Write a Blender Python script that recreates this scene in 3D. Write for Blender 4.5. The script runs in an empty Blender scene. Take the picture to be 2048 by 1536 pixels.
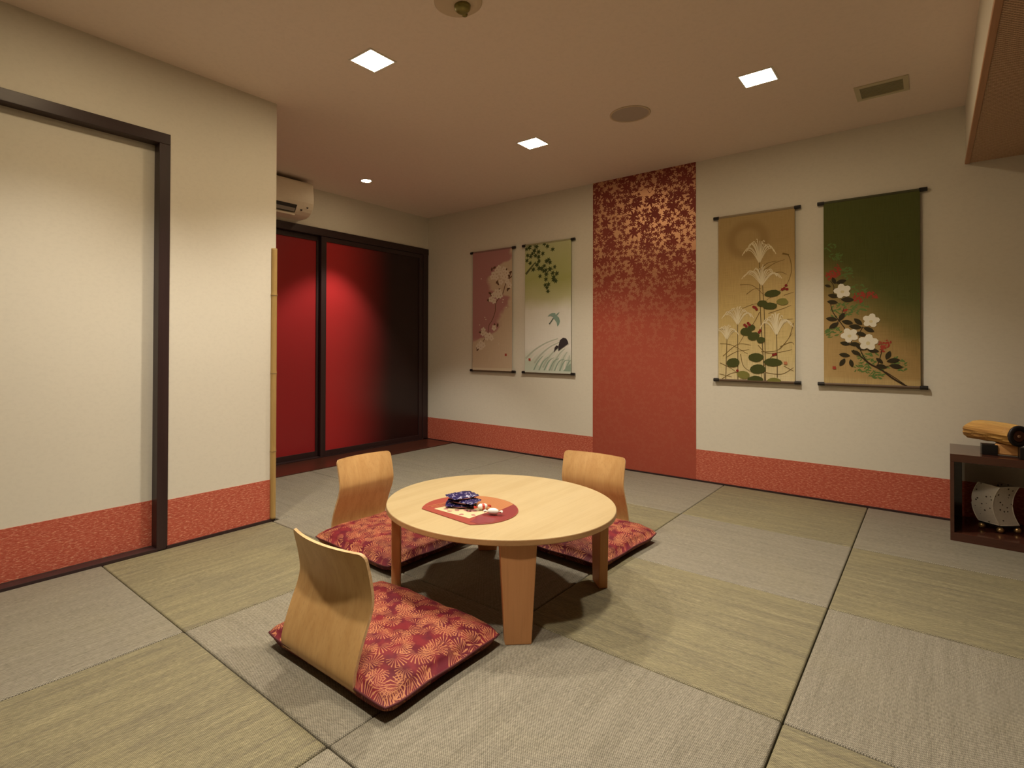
import bpy, bmesh, math, random
import numpy as np
from mathutils import Vector, Matrix

sc = bpy.context.scene
COL = sc.collection
PI = math.pi

# ------------------------------------------------------------------ camera
# measured from the photograph (2048 x 1536): focal length 1091.7 px,
# principal point (930, 684), camera one metre above the tatami
cam_d = bpy.data.cameras.new('camera')
cam = bpy.data.objects.new('camera', cam_d)
COL.objects.link(cam)
cam_d.sensor_fit = 'HORIZONTAL'
cam_d.sensor_width = 36.0
cam_d.lens = 1091.67 / 2048 * 36.0
cam_d.shift_x = (1024 - 930.10) / 2048
cam_d.shift_y = (684.17 - 768) / 2048
cam_d.clip_start = 0.05
YAW, PITCH, ROLL = 0.7067, 0.0093, -0.0032
_R = (Matrix.Rotation(YAW, 4, 'Z') @ Matrix.Rotation(PI / 2, 4, 'X')
      @ Matrix.Rotation(PITCH, 4, 'X') @ Matrix.Rotation(-ROLL, 4, 'Z'))
cam.matrix_world = Matrix.Translation((0, 0, 1.0)) @ _R
sc.camera = cam

# ------------------------------------------------------------------ world / exposure
w = bpy.data.worlds.new('world')
sc.world = w
w.use_nodes = True
w.node_tree.nodes['Background'].inputs[0].default_value = (0.02, 0.015, 0.01, 1)
w.node_tree.nodes['Background'].inputs[1].default_value = 0.2
sc.view_settings.view_transform = 'Standard'
sc.view_settings.look = 'None'
sc.view_settings.gamma = 1.0
sc.view_settings.use_curve_mapping = False
sc.view_settings.exposure = 0.14
sc.cycles.max_bounces = 6
sc.cycles.diffuse_bounces = 4
sc.cycles.glossy_bounces = 3
sc.cycles.transmission_bounces = 1
sc.cycles.caustics_reflective = False
sc.cycles.caustics_refractive = False
sc.cycles.adaptive_threshold = 0.02
sc.cycles.sample_clamp_indirect = 6.0

# power of the room's lamps
P_SQUARE = 84.0        # beam of each square downlight (W)
E_SQUARE = 70.0        # glow of its diffuser
P_ROUND = 72.0
LAMP_COL = (1.0, 0.895, 0.73)
GLOW_COL = (1.0, 0.77, 0.47)
CONE = math.radians(114)

# ------------------------------------------------------------------ room measures
L = -2.8866      # wall with the papered sliding door
B = 4.269        # wall with the scrolls
H = 2.409        # ceiling
D = -4.1814      # wall with the red sliding doors
YC = 1.69        # end of the left wall
SX = 0.155       # face of the lowered ceiling
SZ = 2.07        # underside of the lowered ceiling
XR, YF = 1.7, -1.7
rnd = random.Random(7)

# ------------------------------------------------------------------ node helpers
class NT:
    def __init__(s, name):
        s.m = bpy.data.materials.new(name)
        s.m.use_nodes = True
        s.t = s.m.node_tree
        s.b = s.t.nodes['Principled BSDF']
        s.tc = None
    def n(s, typ, **kw):
        nd = s.t.nodes.new(typ)
        for k, v in kw.items():
            setattr(nd, k, v)
        return nd
    def link(s, a, b):
        s.t.links.new(a, b)
    def put(s, sock, v):
        if v is None:
            return
        if isinstance(v, bpy.types.NodeSocket):
            s.link(v, sock)
        else:
            if sock.type == 'RGBA' and len(v) == 3:
                v = (*v, 1)
            sock.default_value = v
    def coord(s, which='Object'):
        if s.tc is None:
            s.tc = s.n('ShaderNodeTexCoord')
        return s.tc.outputs[which]
    def math(s, op, a, b=None, c=None):
        nd = s.n('ShaderNodeMath', operation=op)
        s.put(nd.inputs[0], a); s.put(nd.inputs[1], b); s.put(nd.inputs[2], c)
        return nd.outputs[0]
    def vmath(s, op, a, b=None):
        nd = s.n('ShaderNodeVectorMath', operation=op)
        s.put(nd.inputs[0], a); s.put(nd.inputs[1], b)
        return nd.outputs['Value' if op in ('LENGTH', 'DOT_PRODUCT', 'DISTANCE') else 'Vector']
    def mapping(s, vec, scale=(1, 1, 1), loc=(0, 0, 0), rot=(0, 0, 0)):
        nd = s.n('ShaderNodeMapping')
        s.put(nd.inputs['Vector'], vec)
        nd.inputs['Scale'].default_value = scale
        nd.inputs['Location'].default_value = loc
        nd.inputs['Rotation'].default_value = rot
        return nd.outputs[0]
    def noise(s, vec, scale=5, detail=3, rough=0.55, out=0):
        nd = s.n('ShaderNodeTexNoise')
        s.put(nd.inputs['Vector'], vec)
        nd.inputs['Scale'].default_value = scale
        nd.inputs['Detail'].default_value = detail
        nd.inputs['Roughness'].default_value = rough
        return nd.outputs[out]
    def vor(s, vec, scale=5, rnd_=1.0, dim='2D'):
        nd = s.n('ShaderNodeTexVoronoi', voronoi_dimensions=dim)
        s.put(nd.inputs['Vector'], vec)
        nd.inputs['Scale'].default_value = scale
        nd.inputs['Randomness'].default_value = rnd_
        return nd
    def mix(s, f, a, b, mode='MIX'):
        nd = s.n('ShaderNodeMix', data_type='RGBA', blend_type=mode)
        s.put(nd.inputs[0], f); s.put(nd.inputs[6], a); s.put(nd.inputs[7], b)
        return nd.outputs[2]
    def ramp(s, f, stops, interp='LINEAR'):
        nd = s.n('ShaderNodeValToRGB')
        s.put(nd.inputs[0], f)
        cr = nd.color_ramp
        cr.interpolation = interp
        while len(cr.elements) < len(stops):
            cr.elements.new(0.5)
        for e, (p, c) in zip(cr.elements, stops):
            e.position = p
            e.color = (*c, 1) if isinstance(c, (tuple, list)) else (c, c, c, 1)
        return nd.outputs[0]
    def step(s, v, lo, hi):
        nd = s.n('ShaderNodeMapRange', interpolation_type='SMOOTHSTEP')
        s.put(nd.inputs[0], v)
        nd.inputs[1].default_value = lo
        nd.inputs[2].default_value = hi
        return nd.outputs[0]
    def sep(s, vec):
        nd = s.n('ShaderNodeSeparateXYZ')
        s.put(nd.inputs[0], vec)
        return nd.outputs
    def comb(s, x=0, y=0, z=0):
        nd = s.n('ShaderNodeCombineXYZ')
        s.put(nd.inputs[0], x); s.put(nd.inputs[1], y); s.put(nd.inputs[2], z)
        return nd.outputs[0]
    def bump(s, h, strength=0.3, dist=0.002):
        nd = s.n('ShaderNodeBump')
        nd.inputs['Strength'].default_value = strength
        nd.inputs['Distance'].default_value = dist
        s.put(nd.inputs['Height'], h)
        s.link(nd.outputs[0], s.b.inputs['Normal'])
    def out(s, col=None, rough=None, metal=None, spec=None):
        s.put(s.b.inputs['Base Color'], col)
        s.put(s.b.inputs['Roughness'], rough)
        s.put(s.b.inputs['Metallic'], metal)
        s.put(s.b.inputs['Specular IOR Level'], spec)
        return s.m

M = {}
def plain(name, col, rough=0.6, metal=0.0, spec=0.4, var=0.06, vscale=30):
    t = NT(name)
    nz = t.noise(t.coord(), vscale, 2)
    c = t.mix(t.math('MULTIPLY', nz, var * 4), col, tuple(x * 0.72 for x in col))
    M[name] = t.out(c, rough, metal, spec)
    return M[name]

def wallpaper(name, col):
    t = NT(name)
    co = t.coord()
    big = t.noise(co, 1.7, 3)
    mot = t.noise(t.mapping(co, (1, 1, 1.6)), 46, 4, 0.65)
    c = t.mix(t.math('MULTIPLY', big, 0.10), col, tuple(x * 0.8 for x in col))
    c = t.mix(t.step(mot, 0.42, 0.7), c, tuple(x * 0.955 for x in col))
    fine = t.noise(co, 420, 3)
    t.bump(t.math('ADD', t.math('MULTIPLY', mot, 0.5), fine), 0.10, 0.0015)
    M[name] = t.out(c, 0.85, 0, 0.2)
wallpaper('beige_wallpaper', (0.715, 0.685, 0.605))
wallpaper('dim_paper', (0.34, 0.26, 0.19))
wallpaper('ceiling_paper', (0.84, 0.715, 0.635))

def red_band():
    t = NT('red_fleck_paper')
    co = t.coord()
    wob = t.noise(co, 9, 2, 0.5, 1)
    v = t.vmath('ADD', co, t.vmath('SCALE', wob, None))
    v.node.inputs[1].default_value = (0, 0, 0)
    # short slanting flecks
    sp = t.sep(co)
    hor = t.math('ADD', sp[0], sp[1])
    p = t.comb(t.math('MULTIPLY', hor, 58), t.math('MULTIPLY', sp[2], 215), 0)
    a = t.noise(t.mapping(p, (1, 1, 1), rot=(0, 0, 0.3)), 1.0, 2, 0.5)
    b = t.noise(t.mapping(p, (1, 1, 1), (9, 4, 0), (0, 0, -0.3)), 1.0, 2, 0.5)
    f = t.math('MAXIMUM', t.step(a, 0.56, 0.68), t.step(b, 0.57, 0.69))
    c = t.mix(f, (0.50, 0.115, 0.072), (0.68, 0.285, 0.190))
    c = t.mix(t.step(t.math('MINIMUM', a, b), 0.44, 0.30), c, (0.40, 0.070, 0.042))
    t.bump(f, 0.3, 0.002)
    M['red_band'] = t.out(c, 0.75, 0, 0.25)
red_band()

def star_mask(t, vec, scale, lobes, r0, amp, off=(0, 0, 0), thin=None):
    """repeating rosettes / leaves: distance and angle inside each cell of a cellular texture"""
    p = t.mapping(vec, (1, 1, 1), off)
    vo = t.vor(p, scale, 0.85)
    loc = t.vmath('SUBTRACT', t.vmath('SCALE', p), vo.outputs['Position'])
    loc.node.inputs[0].links[0].from_node.inputs['Scale'].default_value = 1.0
    s = t.sep(loc)
    ang = t.math('ADD', t.math('ARCTAN2', s[1], s[0]), t.math('MULTIPLY', t.sep(vo.outputs['Color'])[0], 6.28))
    r = t.math('MULTIPLY', vo.outputs['Distance'], 1.0)
    return ang, r, vo

def leaf_panel():
    """red-brown paper printed with maple leaves on a soft gold ground that fades out downwards"""
    t = NT('maple_leaf_paper')
    co = t.coord()
    s = t.sep(co)
    p = t.comb(s[0], s[2], 0)
    wob = t.noise(p, 30, 2, 0.5, 1)
    leaves = None
    for sc_, lob, r0, amp, off, keep in ((8.5, 7, .30, .26, (0, 0, 0), 0.35), (21, 5, .34, .26, (.37, .11, 0), 0.15), (24, 5, .33, .26, (.91, .53, 0), 0.30), (13, 7, .30, .24, (.2, .77, 0), 0.55)):
        ang, r, vo = star_mask(t, p, sc_, lob, r0, amp, off)
        lobe = t.math('POWER', t.math('ABSOLUTE', t.math('COSINE', t.math('MULTIPLY', ang, lob / 2))), 1.8)
        lim = t.math('ADD', r0 * 0.50, t.math('MULTIPLY', lobe, amp))
        mk = t.step(t.math('SUBTRACT', lim, r), -0.015, 0.015)
        mk = t.math('MULTIPLY', mk, t.math('GREATER_THAN', t.sep(vo.outputs['Color'])[1], keep))
        leaves = mk if leaves is None else t.math('MAXIMUM', leaves, mk)
    vines = t.math('ABSOLUTE', t.math('SUBTRACT', t.noise(p, 11, 2, 0.5), 0.5))
    leaves = t.math('MAXIMUM', leaves, t.step(vines, 0.014, 0.006))
    fade = t.ramp(t.math('DIVIDE', s[2], H), [(0.0, 0.03), (0.40, 0.08), (0.55, 0.22), (0.66, 0.60), (0.76, 1.0), (0.95, 0.95), (1.0, 0.85)])
    gold = t.math('MULTIPLY', t.math('SUBTRACT', 1.0, leaves), fade)
    base = t.ramp(t.math('DIVIDE', s[2], H), [(0.0, (0.36, 0.072, 0.045)), (0.5, (0.42, 0.082, 0.050)), (0.72, (0.25, 0.048, 0.036)), (1.0, (0.21, 0.040, 0.034))])
    fine = t.noise(t.mapping(co, (1, 1, 5)), 90, 3)
    base = t.mix(t.math('MULTIPLY', fine, 0.25), base, (0.30, 0.06, 0.035))
    c = t.mix(gold, base, (0.66, 0.36, 0.21))
    t.put(t.b.inputs['Metallic'], t.math('MULTIPLY', gold, 0.60))
    M['leaf_panel'] = t.out(c, t.math('SUBTRACT', 0.62, t.math('MULTIPLY', gold, 0.20)), None, 0.3)
leaf_panel()

def tatami(name, cols, streak, yellow):
    t = NT(name)
    inf = t.n('ShaderNodeObjectInfo')
    co = t.vmath('ADD', t.coord(), t.vmath('SCALE', t.comb(1, 1.7, 0.3)))
    sc_node = co.node.inputs[1].links[0].from_node
    t.link(t.math('MULTIPLY', inf.outputs['Random'], 37.0), sc_node.inputs['Scale'])
    long_ = t.noise(t.mapping(co, (1.6, 34, 1)), 1.0, 3, 0.6)
    long2 = t.noise(t.mapping(co, (7, 120, 1)), 1.0, 3, 0.65)
    long3 = t.noise(t.mapping(co, (22, 300, 1)), 1.0, 2, 0.6)
    patch = t.noise(co, 2.6, 2)
    f = t.math('ADD', t.math('ADD', t.math('MULTIPLY', long_, 0.30), t.math('MULTIPLY', long2, 0.36)), t.math('MULTIPLY', long3, 0.34))
    c = t.ramp(f, [(0.38, cols[0]), (0.47, cols[1]), (0.54, cols[2]), (0.63, cols[3])])
    c = t.mix(t.math('MULTIPLY', t.step(patch, 0.45, 0.70), yellow), c, (0.34, 0.29, 0.11))
    c = t.mix(1.0 - streak, c, cols[1])
    # weave of warp and weft
    s = t.sep(t.coord())
    wx = t.math('SINE', t.math('MULTIPLY', s[0], 2 * PI / 0.0076))
    wy = t.math('SINE', t.math('MULTIPLY', s[1], 2 * PI / 0.0060))
    weave = t.math('MULTIPLY', wx, wy)
    fib = t.noise(t.mapping(t.coord(), (60, 420, 1)), 1.0, 2)
    k = t.math('ADD', t.math('MULTIPLY', weave, 0.5), t.math('MULTIPLY', t.math('SUBTRACT', fib, 0.5), 1.2))
    c = t.mix(t.step(k, -0.65, 0.75), t.mix(0.80, c, (0.045, 0.038, 0.024)), t.mix(0.26, c, (0.68, 0.63, 0.48)))
    t.bump(k, 0.35, 0.0012)
    M[name] = t.out(c, 0.62, 0, 0.3)
tatami('tatami_grey', [(0.125, 0.113, 0.090), (0.215, 0.198, 0.165), (0.260, 0.240, 0.202), (0.330, 0.305, 0.255)], 0.80, 0.12)
tatami('tatami_green', [(0.075, 0.058, 0.028), (0.155, 0.133, 0.062), (0.225, 0.198, 0.092), (0.335, 0.295, 0.155)], 1.0, 0.22)

def wood(name, c1, c2, axis=0, scale=1.0, rough=0.42, line=0.5, spec=0.4):
    t = NT(name)
    st = [26, 26, 26]
    st[axis] = 1.3
    co = t.coord()
    g = t.noise(t.mapping(co, tuple(x * scale for x in st)), 1.0, 4, 0.6)
    st2 = [150, 150, 150]
    st2[axis] = 7
    fine = t.noise(t.mapping(co, tuple(x * scale for x in st2)), 1.0, 2)
    big = t.noise(co, 3 * scale, 2)
    c = t.mix(t.step(g, 0.35, 0.70), c1, c2)
    c = t.mix(t.math('MULTIPLY', t.step(fine, 0.5, 0.75), line), c, tuple(x * 0.75 for x in c2))
    c = t.mix(t.math('MULTIPLY', big, 0.25), c, tuple(x * 0.85 for x in c1))
    t.bump(fine, 0.06, 0.001)
    M[name] = t.out(c, rough, 0, spec)
wood('table_wood', (0.435, 0.340, 0.190), (0.39, 0.292, 0.152), 1, 1.0, 0.40, 0.25)
wood('leg_wood', (0.60, 0.290, 0.120), (0.54, 0.250, 0.098), 2, 1.0, 0.45, 0.3)
wood('shaded_edge_wood', (0.50, 0.28, 0.125), (0.44, 0.235, 0.100), 1, 1.0, 0.45, 0.3)  # tabletop wood with the shade on its rim painted in
wood('chair_ply', (0.60, 0.365, 0.150), (0.52, 0.295, 0.110), 2, 1.0, 0.40, 0.35)
wood('ply_edge', (0.66, 0.45, 0.24), (0.50, 0.30, 0.14), 0, 1.5, 0.5, 0.5)
wood('bamboo', (0.45, 0.30, 0.115), (0.39, 0.25, 0.085), 2, 1.6, 0.38, 0.3)
wood('dark_frame', (0.038, 0.020, 0.021), (0.028, 0.014, 0.015), 2, 1.0, 0.38, 0.3)
wood('dark_frame_y', (0.038, 0.020, 0.021), (0.028, 0.014, 0.015), 1, 1.0, 0.38, 0.3)
wood('floor_board', (0.075, 0.023, 0.014), (0.055, 0.017, 0.011), 1, 1.0, 0.30, 0.3)
wood('shelf_lacquer', (0.078, 0.029, 0.018), (0.060, 0.021, 0.013), 0, 1.0, 0.12, 0.3, 0.5)
wood('soffit_wood', (0.46, 0.235, 0.125), (0.38, 0.185, 0.09), 1, 1.0, 0.5, 0.3)
wood('log_wood', (0.68, 0.42, 0.13), (0.36, 0.17, 0.045), 0, 1.2, 0.55, 0.8)
wood('stand_wood', (0.62, 0.34, 0.13), (0.54, 0.27, 0.095), 0, 1.0, 0.5, 0.4)

def woven_ceiling():
    t = NT('woven_strip')
    s = t.sep(t.coord())
    a = t.math('SINE', t.math('MULTIPLY', t.math('ADD', s[0], t.math('MULTIPLY', s[1], 0.6)), 2 * PI / 0.022))
    b = t.math('SINE', t.math('MULTIPLY', t.math('SUBTRACT', s[1], t.math('MULTIPLY', s[0], 0.4)), 2 * PI / 0.011))
    k = t.math('ADD', t.math('MULTIPLY', a, b), t.math('MULTIPLY', t.math('SUBTRACT', t.noise(t.coord(), 130, 2), 0.5), 1.3))
    c = t.mix(t.step(k, -0.6, 0.8), (0.30, 0.17, 0.11), (0.78, 0.54, 0.36))
    t.bump(k, 0.5, 0.003)
    M['woven'] = t.out(c, 0.6, 0, 0.3)
woven_ceiling()

def cushion_fabric():
    t = NT('gold_burst_brocade')
    co = t.coord()
    s = t.sep(co)
    p = t.comb(s[0], s[1], 0)
    total = None
    for sc_, N, off, rr in ((12.5, 21, (0, 0, 0), 0.44), (13.0, 19, (.43, .21, 0), 0.42), (13.5, 22, (.83, .57, 0), 0.42), (14.5, 17, (.27, .91, 0), 0.38)):
        pp = t.mapping(p, (1, 1, 1), off)
        vo = t.vor(pp, sc_, 0.9)
        loc = t.vmath('SUBTRACT', pp, vo.outputs['Position'])
        q = t.sep(loc)
        ang = t.math('ARCTAN2', q[1], q[0])
        r = vo.outputs['Distance']
        col = t.sep(vo.outputs['Color'])
        ray = t.math('COSINE', t.math('ADD', t.math('MULTIPLY', ang, float(N)), t.math('MULTIPLY', col[0], 6.28)))
        # half of the burst is open, like a fan of needles
        fan = t.math('COSINE', t.math('ADD', ang, t.math('MULTIPLY', col[1], 6.28)))
        lim = t.math('ADD', rr, t.math('MULTIPLY', fan, 0.12))
        wid = t.math('SUBTRACT', ray, t.math('SUBTRACT', 0.78, t.math('MULTIPLY', r, 1.0)))
        mk = t.math('MULTIPLY', t.step(wid, 0.0, 0.35), t.math('MULTIPLY', t.step(r, lim.node.outputs[0] if False else 0.05, 0.10), t.step(t.math('SUBTRACT', lim, r), 0.0, 0.05)))
        mk = t.math('MULTIPLY', mk, t.step(fan, -0.55, -0.25))
        total = mk if total is None else t.math('MAXIMUM', total, mk)
    thr = t.noise(t.mapping(co, (300, 900, 300)), 1.0, 1)
    ground = t.mix(t.step(t.noise(p, 16, 2), 0.40, 0.62), (0.105, 0.009, 0.018), (0.17, 0.016, 0.022))
    gold = t.mix(t.noise(p, 40, 2), (0.40, 0.140, 0.066), (0.50, 0.225, 0.105))
    c = t.mix(t.math('MULTIPLY', total, t.math('ADD', 0.62, t.math('MULTIPLY', thr, 0.5))), ground, gold)
    t.bump(t.math('ADD', total, t.math('MULTIPLY', thr, 0.4)), 0.2, 0.001)
    M['brocade'] = t.out(c, 0.62, 0, 0.18)
cushion_fabric()
plain('maroon_cloth', (0.085, 0.010, 0.014), 0.7)

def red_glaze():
    """lacquered red door leaf, fading to black along its far side"""
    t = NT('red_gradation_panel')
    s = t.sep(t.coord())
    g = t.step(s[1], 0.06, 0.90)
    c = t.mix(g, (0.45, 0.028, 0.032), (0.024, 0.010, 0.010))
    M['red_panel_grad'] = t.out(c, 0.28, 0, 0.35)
    t = NT('red_panel')
    nz = t.noise(t.coord(), 4, 2)
    M['red_panel'] = t.out(t.mix(t.math('MULTIPLY', nz, 0.2), (0.33, 0.022, 0.026), (0.28, 0.018, 0.022)), 0.28, 0, 0.35)
red_glaze()

plain('white_plastic', (0.84, 0.76, 0.62), 0.4)
plain('dark_slot', (0.035, 0.03, 0.026), 0.6)
plain('vane_plastic', (0.30, 0.27, 0.24), 0.45)
plain('vent_paint', (0.56, 0.50, 0.34), 0.5)
plain('vent_slat', (0.28, 0.255, 0.15), 0.5)
plain('speaker_rim', (0.62, 0.50, 0.36), 0.5)
plain('speaker_mesh', (0.44, 0.37, 0.32), 0.8, vscale=400)
plain('lamp_trim', (0.8, 0.76, 0.68), 0.4)
plain('black_wood', (0.012, 0.010, 0.010), 0.35)
plain('rod_rose', (0.27, 0.15, 0.14), 0.6)
plain('rod_olive', (0.34, 0.33, 0.19), 0.6)
plain('rod_tan', (0.27, 0.21, 0.13), 0.6)
plain('rod_green', (0.060, 0.062, 0.024), 0.6)
plain('rod_brown', (0.12, 0.075, 0.045), 0.5)
plain('black_rubber', (0.016, 0.014, 0.018), 0.45)
plain('speaker_cone', (0.10, 0.040, 0.026), 0.4)
plain('copper_dome', (0.75, 0.48, 0.36), 0.25, 0.8)
plain('gold_ball', (0.72, 0.50, 0.24), 0.28, 0.85)
plain('brass_green', (0.22, 0.19, 0.05), 0.4, 0.4)
plain('navy_foil', (0.022, 0.016, 0.085), 0.22, 0.25, 0.6)
plain('pink_foil', (0.34, 0.13, 0.13), 0.4)
plain('white_foil', (0.80, 0.78, 0.74), 0.25)
plain('red_foil', (0.55, 0.06, 0.035), 0.3)
plain('tray_red', (0.28, 0.052, 0.036), 0.40)
plain('tray_dark_red', (0.19, 0.021, 0.022), 0.40)
plain('tray_cream', (0.56, 0.45, 0.27), 0.45)
plain('tray_purple', (0.19, 0.032, 0.040), 0.4)
plain('mount_black', (0.02, 0.018, 0.016), 0.5)

def tray_orange():
    t = NT('tray_brocade')
    s = t.sep(t.coord())
    a = t.math('SINE', t.math('MULTIPLY', t.math('ADD', s[0], s[1]), 2 * PI / 0.017))
    b = t.math('SINE', t.math('MULTIPLY', t.math('SUBTRACT', s[0], s[1]), 2 * PI / 0.017))
    c = t.mix(t.step(t.math('MULTIPLY', a, b), -0.2, 0.3), (0.32, 0.105, 0.040), (0.44, 0.205, 0.088))
    M['tray_orange'] = t.out(c, 0.35, 0, 0.4)
tray_orange()

def navy_print():
    t = NT('navy_wrapper')
    co = t.coord()
    k = t.noise(co, 95, 3, 0.6)
    c = t.mix(t.step(k, 0.57, 0.66), (0.020, 0.015, 0.085), (0.42, 0.36, 0.52))
    t.bump(t.noise(co, 60, 2), 0.6, 0.006)
    M['navy_wrapper'] = t.out(c, 0.2, 0.1, 0.6)
navy_print()

def lantern_paper():
    t = NT('speckled_lantern_paper')
    p = t.coord()
    vo = t.vor(p, 58, 1.0, '3D')
    sel = t.step(t.sep(vo.outputs['Color'])[0], 0.52, 0.54)
    spot = t.math('MULTIPLY', t.step(vo.outputs['Distance'], 0.30, 0.20), sel)
    c = t.mix(t.noise(p, 70, 3), (0.74, 0.70, 0.64), (0.60, 0.56, 0.50))
    c = t.mix(spot, c, (0.07, 0.055, 0.05))
    M['lantern_paper'] = t.out(c, 0.75, 0, 0.2)
lantern_paper()
plain('lantern_edge', (0.82, 0.78, 0.70), 0.7)

def emit(name, strength):
    m = bpy.data.materials.new(name)
    m.use_nodes = True
    nt = m.node_tree
    nt.nodes.remove(nt.nodes['Principled BSDF'])
    e = nt.nodes.new('ShaderNodeEmission')
    e.inputs[0].default_value = (*GLOW_COL, 1)
    e.inputs[1].default_value = strength
    nt.links.new(e.outputs[0], nt.nodes['Material Output'].inputs[0])
    M[name] = m
emit('diffuser_glow', E_SQUARE)
emit('bulb_glow', 60.0)

# ------------------------------------------------------------------ mesh helpers
class MB:
    def __init__(s):
        s.v = []; s.f = []
    def add(s, vs, fs):
        o = len(s.v)
        s.v += [tuple(map(float, p)) for p in vs]
        s.f += [tuple(i + o for i in f) for f in fs]
        return s
    def box(s, x0, x1, y0, y1, z0, z1):
        return s.add([(x0, y0, z0), (x1, y0, z0), (x1, y1, z0), (x0, y1, z0), (x0, y0, z1), (x1, y0, z1), (x1, y1, z1), (x0, y1, z1)],
                     [(0, 3, 2, 1), (4, 5, 6, 7), (0, 1, 5, 4), (1, 2, 6, 5), (2, 3, 7, 6), (3, 0, 4, 7)])
    def lathe(s, prof, n=32, c=(0, 0, 0), caps=True):
        vs, fs = [], []
        for r, z in prof:
            for i in range(n):
                a = 2 * PI * i / n
                vs.append((c[0] + r * math.cos(a), c[1] + r * math.sin(a), c[2] + z))
        m = len(prof)
        for j in range(m - 1):
            for i in range(n):
                fs.append((j * n + i, j * n + (i + 1) % n, (j + 1) * n + (i + 1) % n, (j + 1) * n + i))
        if caps:
            fs.append(tuple(reversed(range(n))))
            fs.append(tuple((m - 1) * n + i for i in range(n)))
        return s.add(vs, fs)
    def tube(s, pts, rad, n=10):
        pts = [Vector(p) for p in pts]
        if not isinstance(rad, (list, tuple)):
            rad = [rad] * len(pts)
        vs, fs = [], []
        ref = Vector((0, 0, 1))
        d0 = (pts[1] - pts[0]).normalized()
        if abs(d0.dot(ref)) > 0.9:
            ref = Vector((1, 0, 0))
        for k, p in enumerate(pts):
            a = pts[max(k - 1, 0)]; b = pts[min(k + 1, len(pts) - 1)]
            d = (b - a).normalized()
            u = d.cross(ref).normalized(); v_ = u.cross(d).normalized()
            for i in range(n):
                t = 2 * PI * i / n
                vs.append(p + (u * math.cos(t) + v_ * math.sin(t)) * rad[k])
        m = len(pts)
        for j in range(m - 1):
            for i in range(n):
                fs.append((j * n + i, (j + 1) * n + i, (j + 1) * n + (i + 1) % n, j * n + (i + 1) % n))
        fs.append(tuple(range(n)))
        fs.append(tuple(reversed([(m - 1) * n + i for i in range(n)])))
        return s.add(vs, fs)
    def prism(s, poly, z0, z1):
        n = len(poly)
        vs = [(x, y, z0) for x, y in poly] + [(x, y, z1) for x, y in poly]
        fs = [tuple(reversed(range(n))), tuple(range(n, 2 * n))]
        fs += [(i, (i + 1) % n, n + (i + 1) % n, n + i) for i in range(n)]
        return s.add(vs, fs)
    def extrude_y(s, poly, y0, y1):
        n = len(poly)
        vs = [(x, y0, z) for x, z in poly] + [(x, y1, z) for x, z in poly]
        fs = [tuple(range(n)), tuple(reversed(range(n, 2 * n)))]
        fs += [(i, n + i, n + (i + 1) % n, (i + 1) % n) for i in range(n)]
        return s.add(vs, fs)
    def mesh(s, name, bevel=0.0, seg=2, smooth=False):
        me = bpy.data.meshes.new(name)
        bm = bmesh.new()
        vs = [bm.verts.new(p) for p in s.v]
        for f in s.f:
            try:
                bm.faces.new([vs[i] for i in f])
            except ValueError:
                pass
        bmesh.ops.recalc_face_normals(bm, faces=bm.faces)
        if bevel > 0:
            bmesh.ops.bevel(bm, geom=[e for e in bm.edges if len(e.link_faces) == 2 and e.calc_face_angle(0) > 0.5], offset=bevel, segments=seg, affect='EDGES', profile=0.5)
        if smooth:
            for f in bm.faces:
                f.smooth = True
        bm.to_mesh(me)
        bm.free()
        return me

def put(name, me, mat, parent=None, loc=(0, 0, 0), rot=(0, 0, 0)):
    if isinstance(me, MB):
        me = me.mesh(name)
    o = bpy.data.objects.new(name, me)
    COL.objects.link(o)
    if me is not None and mat is not None and not me.materials:
        me.materials.append(M[mat] if isinstance(mat, str) else mat)
    o.location = loc
    o.rotation_euler = rot
    if parent is not None:
        o.parent = parent
    return o

def part(name, mb, mat, parent, bevel=0.0, seg=2, smooth=False, loc=(0, 0, 0), rot=(0, 0, 0)):
    return put(name, mb.mesh(name, bevel, seg, smooth), mat, parent, loc, rot)

def thing(name, label, cat, loc=(0, 0, 0), rz=0.0, group=None):
    o = bpy.data.objects.new(name, None)
    o.empty_display_size = 0.05
    COL.objects.link(o)
    o.location = loc
    o.rotation_euler = (0, 0, rz)
    o['label'] = label
    o['category'] = cat
    if group:
        o['group'] = group
    return o

def tag(o, label, cat=None, group=None, kind=None):
    o['label'] = label
    if cat: o['category'] = cat
    if group: o['group'] = group
    if kind: o['kind'] = kind
    return o

def struct(name, mb, mat, label, cat, bevel=0.0, parent=None, loc=(0, 0, 0)):
    o = part(name, mb, mat, parent, bevel, loc=loc)
    tag(o, label, cat, kind='structure')
    return o

def dup(root, loc, rz, label):
    r = root.copy()
    COL.objects.link(r)
    r.location = loc
    r.rotation_euler = (0, 0, rz)
    r['label'] = label
    def rec(src, dst):
        for ch in list(src.children):
            c = ch.copy()
            COL.objects.link(c)
            c.parent = dst
            rec(ch, c)
    rec(root, r)
    return r

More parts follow.
